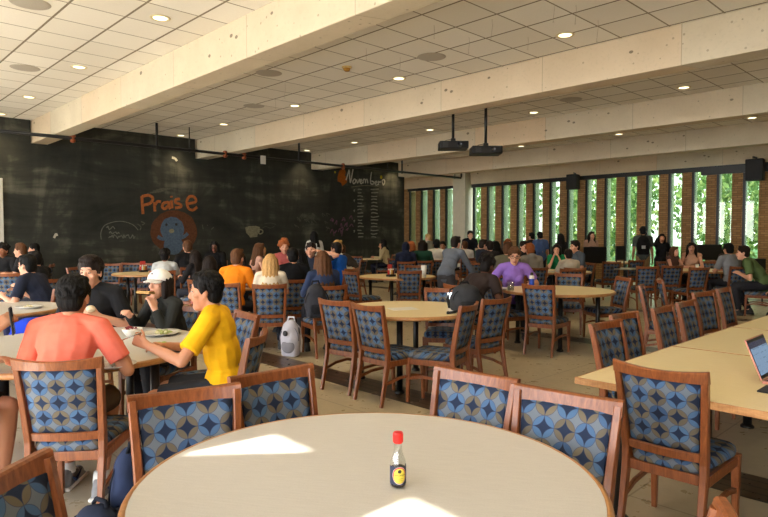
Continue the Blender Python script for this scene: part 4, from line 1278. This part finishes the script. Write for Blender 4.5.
bg('person with red hair in a light grey hood, back to us', 533, 11.6, 10, 243, SK_L, ('short', HRD), ('hoodie', (150, 144, 132), 'long'), lean=12)
bg('person in black standing against the windows, head left of the blue shirt', 534, 17.0, 30, 231, SK_L, ('short', HB), ('t_shirt', (28, 26, 28), 'short'), stand=True)
bg('person in a blue shirt standing with back to us at the windows', 541, 16.4, 5, 230, SK_M, ('short', HB), ('shirt', (70, 92, 136), 'short'), stand=True)
bg('person in a bright green t-shirt at the far middle table', 557, 13.6, 160, 244, SK_L, ('bob', HD), ('t_shirt', (26, 124, 76), 'short'), sex='f', face=True, hands=((.06, .2, 1.02), (-.06, .22, 1.0)))
bg('person with long black hair standing at the windows, right of the blue shirt', 563, 15.8, 30, 232, SK_B, ('verylong', HCU), ('shirt', (30, 28, 32), 'long'), stand=True, sex='f')
bg('person in an off-white top with back to us at the far middle table', 571, 11.55, 5, 249, SK_L, ('short', HD), ('t_shirt', (186, 176, 158), 'short'), lean=12)
bg('person in a slate t-shirt in profile at the far middle table', 582, 13.3, 105, 240, SK_L, ('short', HD), ('t_shirt', (78, 88, 100), 'short'), lean=14, face=True)
bg('person with long dark hair standing behind the black panel', 590, 16.6, 185, 230, SK_L, ('verylong', HD), ('top', (150, 120, 104), 'short'), stand=True, sex='f', face=True, hands=((.1, .3, 1.0), (-.1, .3, 1.0)))
p_bp = bg('person standing with a black backpack against the bright window', 643, 15.6, -20, 224.5, SK_M, ('short', HB), ('t_shirt', (70, 76, 74), 'short'), ((150, 124, 88), 'long'), stand=True, near=1)
bg('person in black standing with a hand to the face beside the backpacker', 661, 15.0, 165, 232, SK_M, ('bob', HD), ('t_shirt', (20, 20, 22), 'short'), stand=True, sex='f', face=True, hands=((.02, .16, 1.42), (-.26, .05, .82)))
bg('person with long brown hair at the far right table, left of two', 671, 13.9, 205, 246, SK_L, ('long', HBR), ('top', (90, 64, 58), 'none'), sex='f', face=True)
bg('person with long dark hair in a tan top at the far right table', 692, 14.0, 150, 242, SK_L, ('long', HD), ('top', (196, 150, 120), 'none'), sex='f', face=True)
bg('person half hidden behind the grey shirt at far right', 724, 14.4, 200, 243.5, SK_L, ('tail', HD), ('shirt', (52, 46, 46), 'short'), sex='f', face=True)
bg('person in a grey t-shirt with back to us at far right', 733, 12.0, 8, 243, SK_M, ('short', HB), ('t_shirt', (126, 128, 132), 'short'), lean=10, near=1)
bg('person in a green top bending down at the right edge', 765, 11.2, 60, 242, SK_L, ('short', HD), ('t_shirt', (84, 104, 64), 'short'), lean=26, hunch=14, face=True)
bg('person in black cut off by the right edge beyond the long table', 806, 7.0, 10, 268, SK_M, ('long', HB), ('coat', (16, 16, 18), 'long'), lean=8)
# --- middle
p_pu = bg('person in a purple t-shirt and glasses leaning on the table', 513, 9.15, 172, 246, SK_L, ('tail', HBR), ('t_shirt', (146, 112, 200), 'short'), ((34, 34, 40), 'long'), sex='f', lean=18, hunch=12, near=1, face=True, glasses=True,
          hands=((.3, .34, .80), (-.26, .36, .80)), head=(0, 12, 0))
bg('person with dark curly hair hunched behind the black backpack', 468, 7.6, -48, 256, SK_B, ('curly', HCU), ('t_shirt', (50, 40, 38), 'short'), lean=30, hunch=18, near=1, hands=((.16, .36, .82), (-.2, .36, .82)), head=(0, 10, 0))

# ------------------------------------------------------------------ THINGS ON TABLES AND FLOOR
TZ = .7505
# soy sauce bottle
b = thing('soy_sauce_bottle', 'small glass soy sauce bottle with red cap on the front round table', 'bottle', at(398, 486, TZ), heading(190))
link('glass', LATHE([(0, .0), (.021, 0), (.024, .004), (.024, .066), (.0225, .078), (.016, .096), (.0125, .106), (.0115, .132), (.0125, .134), (.0125, .138), (0, .138)], 32), CLEAR, b, True)
link('soy_sauce', LATHE([(0, .003), (.0205, .003), (.0222, .006), (.0222, .058), (0, .058)], 28), plain('soy_sauce', (30, 12, 8), .15), b, True)
bm = bmesh.new(); lathe(bm, [(.0128, .131), (.0142, .133), (.0148, .16), (.0135, .163), (0, .163)], 28)
cap_r = link('cap', bm, plain('red_cap', (214, 44, 36), .35), b)
bm = bmesh.new()
for k in range(28):
    a = 2 * pi * k / 28; box(bm, (.0148 * cos(a), .0148 * sin(a), .147), (.0012, .0012, .024), M.Rotation(0, 3, 'Z'))
link('cap_rib', bm, plain('red_cap', (214, 44, 36), .35), cap_r)
def wrap(r, a0, a1, z0, z1, n=24):
    bm = bmesh.new(); q = [(bm.verts.new((r * sin(a0 + (a1 - a0) * i / n), r * cos(a0 + (a1 - a0) * i / n), z0)), bm.verts.new((r * sin(a0 + (a1 - a0) * i / n), r * cos(a0 + (a1 - a0) * i / n), z1))) for i in range(n + 1)]
    for u, w in zip(q, q[1:]): bm.faces.new((u[0], w[0], w[1], u[1]))
    return bm
lab_ = link('label', wrap(.0243, -1.9, 1.9, .012, .066), plain('label_navy', (34, 40, 66), .5), b, True)
def disc(r, cx, cz, rx, rz, n=28):
    bm = bmesh.new(); c = bm.verts.new((r * sin(cx / r), r * cos(cx / r), cz)); prev = first = None
    vs = []
    for ring in (.35, .7, 1.0):
        vs.append([bm.verts.new((r * sin((cx + rx * ring * cos(2 * pi * k / n)) / r), r * cos((cx + rx * ring * cos(2 * pi * k / n)) / r), cz + rz * ring * sin(2 * pi * k / n))) for k in range(n)])
    for k in range(n):
        bm.faces.new((c, vs[0][k], vs[0][(k + 1) % n]))
        for j in (0, 1): bm.faces.new((vs[j][k], vs[j + 1][k], vs[j + 1][(k + 1) % n], vs[j][(k + 1) % n]))
    return bm
link('white_ring', disc(.0245, 0, .04, .0225, .026), plain('label_white', (216, 208, 204), .5), lab_, True)
link('red_ring', disc(.02465, 0, .0405, .0215, .0248), plain('label_red', (196, 70, 60), .5), lab_, True)
link('yellow_disc', disc(.0248, 0, .039, .0185, .0225), plain('label_yellow', (226, 206, 70), .5), lab_, True)
link('hexagon_emblem', disc(.02495, 0, .0525, .0062, .0062, 6), plain('label_ink', (40, 38, 30), .5), lab_, True)
fc = bpy.data.curves.new('txt', 'FONT'); fc.body = 'KIKKOMAN'; fc.size = .0072; fc.align_x = 'CENTER'; fc.align_y = 'CENTER'
fo = bpy.data.objects.new('txt', fc); COL.objects.link(fo)
dg = bpy.context.evaluated_depsgraph_get()
tm = bpy.data.meshes.new_from_object(fo.evaluated_get(dg)); bpy.data.objects.remove(fo)
for v in tm.vertices:
    x, y = -v.co.x, v.co.y
    v.co = (.0251 * sin(x / .0251), .0251 * cos(x / .0251), .041 + y)
tm.materials.clear(); tm.materials.append(plain('label_ink', (40, 38, 30), .5))
to = bpy.data.objects.new('label_lettering', tm); COL.objects.link(to); to.parent = lab_
bm = bmesh.new()
for k in range(3):
    w = wrap(.025, -.011 / .025 + k * .08, .011 / .025 - k * .08, .0305 - k * .006, .0315 - k * .006, 8); me = bpy.data.meshes.new('t'); w.to_mesh(me); w.free(); bm.from_mesh(me)
link('small_print', bm, plain('label_ink', (90, 80, 40), .5), lab_)

# laptop and phone on the long table
c = at(757, 383, TZ)
az = R(0)          # hinge runs along X, screen faces -Y
lp = thing('laptop', 'open rose gold laptop on the nearest long table at right', 'laptop', (c.x + .15 * 1, c.y - .02, TZ), az)
RG = plain('rose_gold', (196, 132, 116), .35, .5, .03)
link('base', BX((0, -.11, .008), (.31, .215, .014), None, .004), RG, lp)
bm = bmesh.new()
for r_ in range(5):
    for q in range(13): box(bm, (-.132 + q * .022, -.03 - r_ * .02, .0165), (.018, .016, .003))
link('keyboard', bm, BLACKP, lp)
link('trackpad', BX((0, -.175, .0155), (.1, .06, .001)), plain('pad', (206, 146, 130), .3), lp)
lean_ = M.Rotation(R(-22), 3, 'X')
def lid_part(bm, c_, s_, bv=0): 
    vs = box(bm, c_, s_, None, bv); bmesh.ops.rotate(bm, cent=(0, 0, 0), matrix=lean_, verts=vs); bmesh.ops.translate(bm, vec=(0, 0, .016), verts=vs)
bm = bmesh.new(); lid_part(bm, (0, 0, .105), (.31, .007, .21), .002); lid = link('lid', bm, RG, lp)
bm = bmesh.new(); lid_part(bm, (0, -.004, .105), (.298, .001, .198)); sb = link('screen_bezel', bm, BLACKP, lid)
t = NT('laptop_screen'); s_ = t.sep(t.coord())
zz = s_[2]
scol = t.mix(t.math('GREATER_THAN', zz, .165), rgb(96, 118, 142), rgb(24, 26, 52))
ln = t.math('MULTIPLY', t.math('LESS_THAN', t.math('FRACT', t.math('MULTIPLY', zz, 38)), .18), t.math('LESS_THAN', t.noise(t.mapped(t.coord(), (8, 1, 30)), 2, 2), .48))
scol = t.mix(t.math('MULTIPLY', ln, .5), scol, rgb(40, 54, 76))
t.set(rgb(12, 14, 18), .2, Emission_Color=scol, Emission_Strength=.9)
bm = bmesh.new(); lid_part(bm, (0, -.0047, .106), (.286, .0006, .168)); link('screen', bm, t.m, lid)
c2 = at(764, 391, TZ)
tag(link('smartphone', BX((0, 0, .0045), (.16, .078, .009), None, .004), BLACKP), 'black smartphone lying in front of the laptop', 'phone').location = (c2.x + .03, c2.y - .02, TZ)

# backpacks
def backpack(label, p, rz, size, colr, dark, extra='', cat='backpack', lie=False, strapc=None):
    w, d_, h = size
    r = thing('backpack', label, cat, p, rz)
    bm = bmesh.new()
    ell(bm, (0, 0, h * .42), (w / 2, d_ / 2, h * .42), None, 16, 12); ell(bm, (0, 0, h * .7), (w * .42, d_ * .42, h * .3)); box(bm, (0, 0, h * .2), (w * .8, d_ * .75, h * .38), None, .03)
    fuse('bag_body', bm, cloth(colr), r, .012, 6, .012)
    bm = bmesh.new(); ell(bm, (0, d_ * .36, h * .3), (w * .36, d_ * .16, h * .2)); fuse('front_pocket', bm, cloth(tuple(int(v * .72) for v in colr)), r, .011, 4, .008)
    for s in (-1, 1):
        link('shoulder_strap', TUBE([(s * w * .2, -d_ * .3, h * .86), (s * w * .26, -d_ * .6, h * .75), (s * w * .32, -d_ * .66, h * .4), (s * w * .36, -d_ * .4, h * .1)], .016, 6, flat=.5), cloth(strapc or dark), r, True)
    link('carry_handle', TUBE([(-.05, -d_ * .1, h * .95), (-.035, -d_ * .12, h * 1.06), (.035, -d_ * .12, h * 1.06), (.05, -d_ * .1, h * .95)], .011, 6), cloth(strapc or dark), r, True)
    link('zipper', TUBE([(w * .49 * cos(a), d_ * .2, h * .45 + h * .42 * sin(a)) for a in [R(q) for q in range(0, 181, 15)]], .005, 5), cloth(dark), r, True)
    return r
r = backpack('white and grey backpack standing on the floor by a chair leg', W(290, 7.45), heading(160), (.27, .19, .46), (184, 184, 198), (120, 122, 140), strapc=(226, 226, 232))
bm = ELL((.02, .1, .3), (.035, .015, .035)); link('round_patch', bm, plain('patch', (36, 38, 46), .4), r, True)
r = backpack('black backpack resting on the empty beige table', W(466, 5.95, TZ), heading(200), (.34, .27, .27), (52, 54, 58), (22, 22, 24))
link('loose_strap', TUBE([(.1, .1, .03), (.2, .16, .02), (.27, .14, .012), (.24, .1, .012)], .014, 6), cloth((26, 26, 28)), r, True)
r = backpack('navy backpack on the floor at bottom left, by the coral diner\'s chair', W(91, 2.8), heading(150), (.27, .22, .235), (34, 42, 60), (20, 24, 34))
bm = bmesh.new(); box(bm, (0, .13, .16), (.07, .006, .03), None, .002); link('white_logo', bm, cloth((170, 176, 190)), r)
backpack('dark navy bag standing between the coral diner\'s chair and the front table', W(127, 3.02), heading(80), (.26, .18, .44), (36, 46, 72), (20, 24, 34))
wp = world_of(p_bp, p_bp['N'] + V((0, -.21, -.48)))
r = backpack('black backpack worn by the person at the bright window', wp, heading(160), (.34, .22, .5), (18, 18, 20), (10, 10, 12)); 
link('white_logo', BX((0, .14, .2), (.09, .01, .08), None, .004), cloth((190, 190, 190)), r)
backpack('grey backpack hung on the chair of the long-haired denim wearer', W(316, 7.28, .5), heading(205), (.3, .2, .42), (52, 54, 62), (24, 24, 28))

# plates, bowls, food on the coral diner's table
def plate(label, p, r=.13, colr=CERAM, group='plates of food'):
    t = thing('plate', label, 'plate', p, 0, group)
    link('dish', LATHE([(0, .002), (r * .55, 0), (r * .6, .003), (r * .8, .012), (r, .02), (r, .023), (r * .8, .016), (r * .58, .007), (0, .006)], 36), colr, t, True)
    return t
def food(label, name, p, parts):
    t = thing(name, label, 'food', p)
    for nm, c_, n, rad, spread, h in parts:
        rn = random.Random(label + nm); m_ = plain(nm, c_, .6, var=.25, scale=50)
        bm = bmesh.new()
        for q in range(n):
            a, d_ = rn.uniform(0, 6.28), spread * sqrt(rn.random())
            ell(bm, (d_ * cos(a), d_ * sin(a), rn.uniform(.3, 1) * h), V((rad, rad * rn.uniform(.5, 1), rad * rn.uniform(.35, .8))), Euler((rn.uniform(-.6, .6), rn.uniform(-.6, .6), rn.uniform(0, 6))).to_matrix(), 8, 6)
        link(nm, bm, m_, t, True)
    return t
q = W(158, 4.55, TZ); plate('white oval plate in front of the white cap', q, .16); food('leftover greens on the plate in front of the white cap', 'greens', q + V((.03, 0, .008)), [('green_leaf', (150, 160, 96), 8, .022, .06, .012), ('pale_bread', (224, 208, 170), 4, .022, .06, .012)])
q = W(131, 4.5, TZ)
t = thing('bowl', 'white bowl with dark red berries by the coral shirt\'s elbow', 'bowl', q); link('dish', LATHE([(0, .004), (.04, 0), (.045, .004), (.07, .035), (.076, .055), (.073, .056), (.066, .036), (.04, .01), (0, .008)], 30), CERAM, t, True)
food('dark red berries heaped in the white bowl', 'berries', q + V((0, 0, .03)), [('berry', (120, 28, 40), 18, .013, .05, .035)])
q = W(165, 3.95, TZ); plate('white plate of salad under the yellow-shirted man\'s arm', q, .14); food('mixed salad on the plate before the yellow-shirted man', 'salad', q + V((0, 0, .01)), [('lettuce', (140, 168, 62), 18, .026, .09, .022), ('chicken_piece', (160, 112, 70), 8, .018, .08, .026), ('beetroot', (120, 40, 50), 5, .014, .08, .024)])
q = W(112, 3.42, TZ); plate('white plate close to the coral shirt\'s right arm', q, .12); food('rice on the plate by the coral shirt\'s right arm', 'rice', q + V((0, 0, .008)), [('rice', (230, 222, 200), 12, .02, .06, .012)])
fk = world_of(p4, p4['arms'][1][1] + V((.0, .08, .03)))
t = thing('fork', 'silver fork held in the fist of the yellow-shirted man', 'fork', fk, heading(90) ); 
SIL = plain('steel', (190, 190, 192), .2, .9, .02)
link('handle', TUBE([(0, -.05, .04), (0, .05, .0), (0, .09, -.03)], .004, 6), SIL, t, True)
bm = bmesh.new()
for s in (-1.5, -.5, .5, 1.5): tube(bm, [(s * .004, .09, -.03), (s * .006, .11, -.04), (s * .006, .14, -.052)], .0016, 5)
link('tine', bm, SIL, t)
q = W(28, 6.2, TZ); plate('white plate on the table beside the navy shirt', q, .13); food('leftovers on the plate beside the navy shirt', 'leftovers', q + V((0, 0, .01)), [('crumbs', (200, 190, 150), 8, .016, .06, .014)])
tag(fuse('blue_jacket', (lambda bm: (ell(bm, (0, 0, .12), (.2, .16, .1)), ell(bm, (.14, .05, .08), (.12, .1, .07)), ell(bm, (-.1, -.05, .06), (.14, .1, .06)), bm)[-1])(bmesh.new()), cloth((30, 62, 190)), None, .014, 4, .02),
    'bright blue jacket bundled beside the navy shirt, behind the coral shoulder', 'jacket').location = W(32, 5.75, .5)
bj = thing('low_stool', 'dark stool carrying the bright blue bundled jacket', 'stool', W(32, 5.75))
link('seat', LATHE([(0, .47), (.17, .47), (.175, .48), (.175, .505), (0, .505)], 24), BLACKP, bj)
for k in range(4): link('leg', TUBE([(.14 * cos(k * pi / 2), .14 * sin(k * pi / 2), 0), (.11 * cos(k * pi / 2), .11 * sin(k * pi / 2), .475)], .014, 8), BLACK, bj)

# paper and things on other tables
def sheet(label, p, rz, w, h, colr=WHITE, name='sheet_of_paper', cat='paper'):
    o = tag(link(name, BX((0, 0, .001), (w, h, .002)), colr), label, cat); o.location = p; o.rotation_euler = (0, 0, rz); return o
sheet('white sheet of paper in the middle of the empty beige table', W(403, 6.15, TZ), heading(20), .28, .22)
sheet('white paper at the near side of the far right table', W(697, 12.75, TZ), heading(0), .25, .2)
def caddy(label, p):
    t = thing('condiment_caddy', label, 'caddy', p)
    link('tray', BX((0, 0, .02), (.16, .1, .04), None, .006), BLACKP, t)
    for k, c_ in enumerate(((196, 40, 36), (230, 226, 216), (208, 170, 60), (120, 40, 30))):
        x = -.055 + .037 * k
        s = link('condiment_bottle', LATHE([(.016, .02), (.017, .1), (.01, .12), (.006, .15), (0, .152)], 12, (x, 0, 0)), plain('sauce_%d' % k, c_, .3), t, True)
        link('bottle_cap', LATHE([(.011, .118), (.011, .14), (0, .142)], 10, (x, 0, 0)), WHITE, s)
    link('menu_card', BX((0, .03, .12), (.11, .004, .2)), plain('red_card', (190, 60, 56), .5), t)
    return t
caddy('condiment caddy with red card on the table left of the white cup', W(391, 10.95, TZ))
caddy('condiment caddy on the unoccupied table by the board', W(143, 12.3, TZ))
def cup(label, p, colr=WHITE, h=.15, r=.042):
    t = thing('paper_cup', label, 'cup', p, 0, 'drink cups')
    link('cup', LATHE([(0, 0), (r * .72, 0), (r, h), (r * .96, h), (r * .7, .004), (0, .004)], 20), colr, t, True)
    link('lid', LATHE([(r * 1.06, h - .004), (r * 1.06, h + .006), (r * .9, h + .016), (0, h + .016)], 20), colr, t, True)
    return t
cup('tall white lidded cup at the right of the caddy table', W(424, 10.65, TZ), WHITE, .2, .05)
t = thing('water_bottle', 'blue water bottle with white neck on the table by the purple shirt', 'bottle', W(532, 8.25, TZ))
link('flask', LATHE([(0, 0), (.035, 0), (.037, .005), (.037, .14), (.034, .155), (0, .157)], 20), plain('blue_flask', (30, 66, 176), .35), t, True)
link('neck', LATHE([(.034, .152), (.033, .19), (.026, .2), (0, .2)], 18), WHITE, t, True)
link('cap', LATHE([(.02, .198), (.02, .235), (.016, .24), (0, .24)], 16), BLACKP, t, True)
t = thing('glass_jar', 'clear drinking jar in front of the purple-shirted woman', 'jar', W(511, 8.1, TZ))
link('glass', LATHE([(0, 0), (.04, 0), (.045, .01), (.045, .12), (.042, .12), (.042, .014), (0, .01)], 20), CLEAR, t, True)
link('water', LATHE([(0, .011), (.041, .015), (.041, .07), (0, .07)], 18), plain('cloudy_water', (150, 150, 146), .1), t, True)
q = W(502, 8.35, TZ); plate('plate left of the drinking jar before the purple shirt', q, .12)
q = W(537, 8.95, TZ + .0); sheet('white napkin by the purple-shirted woman\'s left arm', W(540, 8.75, TZ), heading(10), .18, .16)
for k, (tt, dx, lb) in enumerate(((T11, 0, 'plate on the crowded table left of the blonde diner'), (T13, -.2, 'plate on the table of the grey-hooded diner'), (T14, .1, 'plate on the far table by the column'), (T8, .25, 'plate on the far right table'), (T12, .2, 'plate before the neck chain wearer'))):
    p = V((tt.x, tt.y, TZ)) + RT * dx - FH * .3; plate(lb, p, .13)
cup('cream cup on the crowded table by the orange shirt\'s elbow', V((T11.x, T11.y, TZ)) - FH * .4 + RT * .1, plain('cream_cup', (226, 206, 160), .5), .13)
cup('small cup on the far right table by the woman in tan', V((T8.x, T8.y, TZ)) + RT * .05 + FH * .2, WHITE, .1, .036)
food('snack bags heaped on the crowded table beside the orange shirt', 'snack_bags', V((T11.x, T11.y, TZ)) - FH * .15 + RT * .3, [('cream_bag', (232, 204, 150), 5, .06, .1, .05), ('tan_bag', (200, 150, 90), 3, .05, .1, .06)])
# lit phone and light jacket on the chair beyond the empty table
t = thing('mobile_phone', 'phone with a bright screen by the chair beyond the empty table', 'phone', W(451.5, 6.55, TZ + .06)); t.rotation_euler = (R(62), 0, heading(10))
link('case', BX((0, 0, 0), (.075, .15, .009), None, .003), BLACKP, t); link('screen', BX((0, 0, .005), (.068, .138, .001)), mk_emit('phone_glow', (.8, .9, 1, 1), 1.6), t)
# papers leaning on the far chairs behind the unoccupied table, black panels and side table by the glazed wall
def panel(label, px, d, w, h, z, rz):
    t = thing('black_screen_stand', label, 'screen', W(px, d), heading(rz), 'black panels by the glazed wall')
    link('panel', BX((0, 0, z + h / 2), (w, .05, h), None, .012), BLACKP, t)
    for s in (-1, 1):
        link('leg', TUBE([(s * w * .4, 0, z + .02), (s * w * .4, 0, .03)], .016, 8), BLACK, t)
        link('foot', BX((s * w * .4, 0, .015), (.05, .34, .03), None, .006), BLACK, t)
    return t
panel('wide black panel on legs, in front of the long-haired standing person', 595, 15.4, .62, .42, .78, 10)
panel('narrow black panel on legs, left of the standing backpacker', 620.5, 15.6, .24, .36, .86, 0)
panel('wide black panel on legs behind the woman in tan at far right', 709, 15.6, .66, .4, .86, 0)
panel('low black panel on legs at the right edge of the far tables', 754, 12.9, .5, .4, .6, 0)
t = thing('side_table', 'small pale side table on black legs near the glazed wall', 'table', W(624, 14.0))
link('tabletop', LATHE([(0, .71), (.28, .71), (.285, .72), (.28, .735), (0, .735)], 28), plain('pale_top', (176, 174, 160), .3), t)
for k in range(3): link('leg', TUBE([(.2 * cos(k * 2.1), .2 * sin(k * 2.1), 0), (.12 * cos(k * 2.1), .12 * sin(k * 2.1), .712)], .016, 8), BLACK, t)

# ------------------------------------------------------------------ finish the fused surfaces
bpy.context.view_layer.update()
dg = bpy.context.evaluated_depsgraph_get()
done = [(o, bpy.data.meshes.new_from_object(o.evaluated_get(dg))) for o in PENDING]
for o, me in done:
    o.modifiers.clear(); old = o.data; me.name = o.name; o.data = me
    for p in me.polygons: p.use_smooth = True
    if not old.users: bpy.data.meshes.remove(old)

# ------------------------------------------------------------------ LIGHT, CAMERA
w = bpy.data.worlds.new('World'); scn.world = w; w.use_nodes = True
nt = w.node_tree; bg_ = nt.nodes['Background']
tc = nt.nodes.new('ShaderNodeTexCoord'); sp = nt.nodes.new('ShaderNodeSeparateXYZ'); nt.links.new(tc.outputs['Generated'], sp.inputs[0])
rp = nt.nodes.new('ShaderNodeValToRGB'); nt.links.new(sp.outputs[2], rp.inputs[0])
e = rp.color_ramp.elements; e[0].position = 0; e[0].color = (1, .97, .92, 1); e[1].position = .6; e[1].color = (.68, .8, 1, 1)
nt.links.new(rp.outputs[0], bg_.inputs[0]); bg_.inputs[1].default_value = 6.8
S_ = bpy.data.lights.new('sun', 'SUN'); S_.energy = 15; S_.angle = R(.5); S_.color = (1, .95, .86)
so = bpy.data.objects.new('sun', S_); COL.objects.link(so)
so.rotation_euler = V((-SUN.x, -SUN.y, -SUN.z)).to_track_quat('-Z', 'Y').to_euler(); so.location = (-20, 0, 20)

cam = bpy.data.cameras.new('camera'); co = bpy.data.objects.new('camera', cam); COL.objects.link(co)
cam.sensor_fit = 'HORIZONTAL'; cam.sensor_width = 36; cam.lens = FPX / 768 * 36; cam.clip_start = .05; cam.clip_end = 300
m = M((RT, UP, -FW)).transposed().to_4x4(); m.translation = (0, 0, EYE); co.matrix_world = m
scn.camera = co
vs_ = scn.view_settings
vs_.view_transform = 'Standard'; vs_.look = 'None'; vs_.gamma = 1; vs_.exposure = 0.85
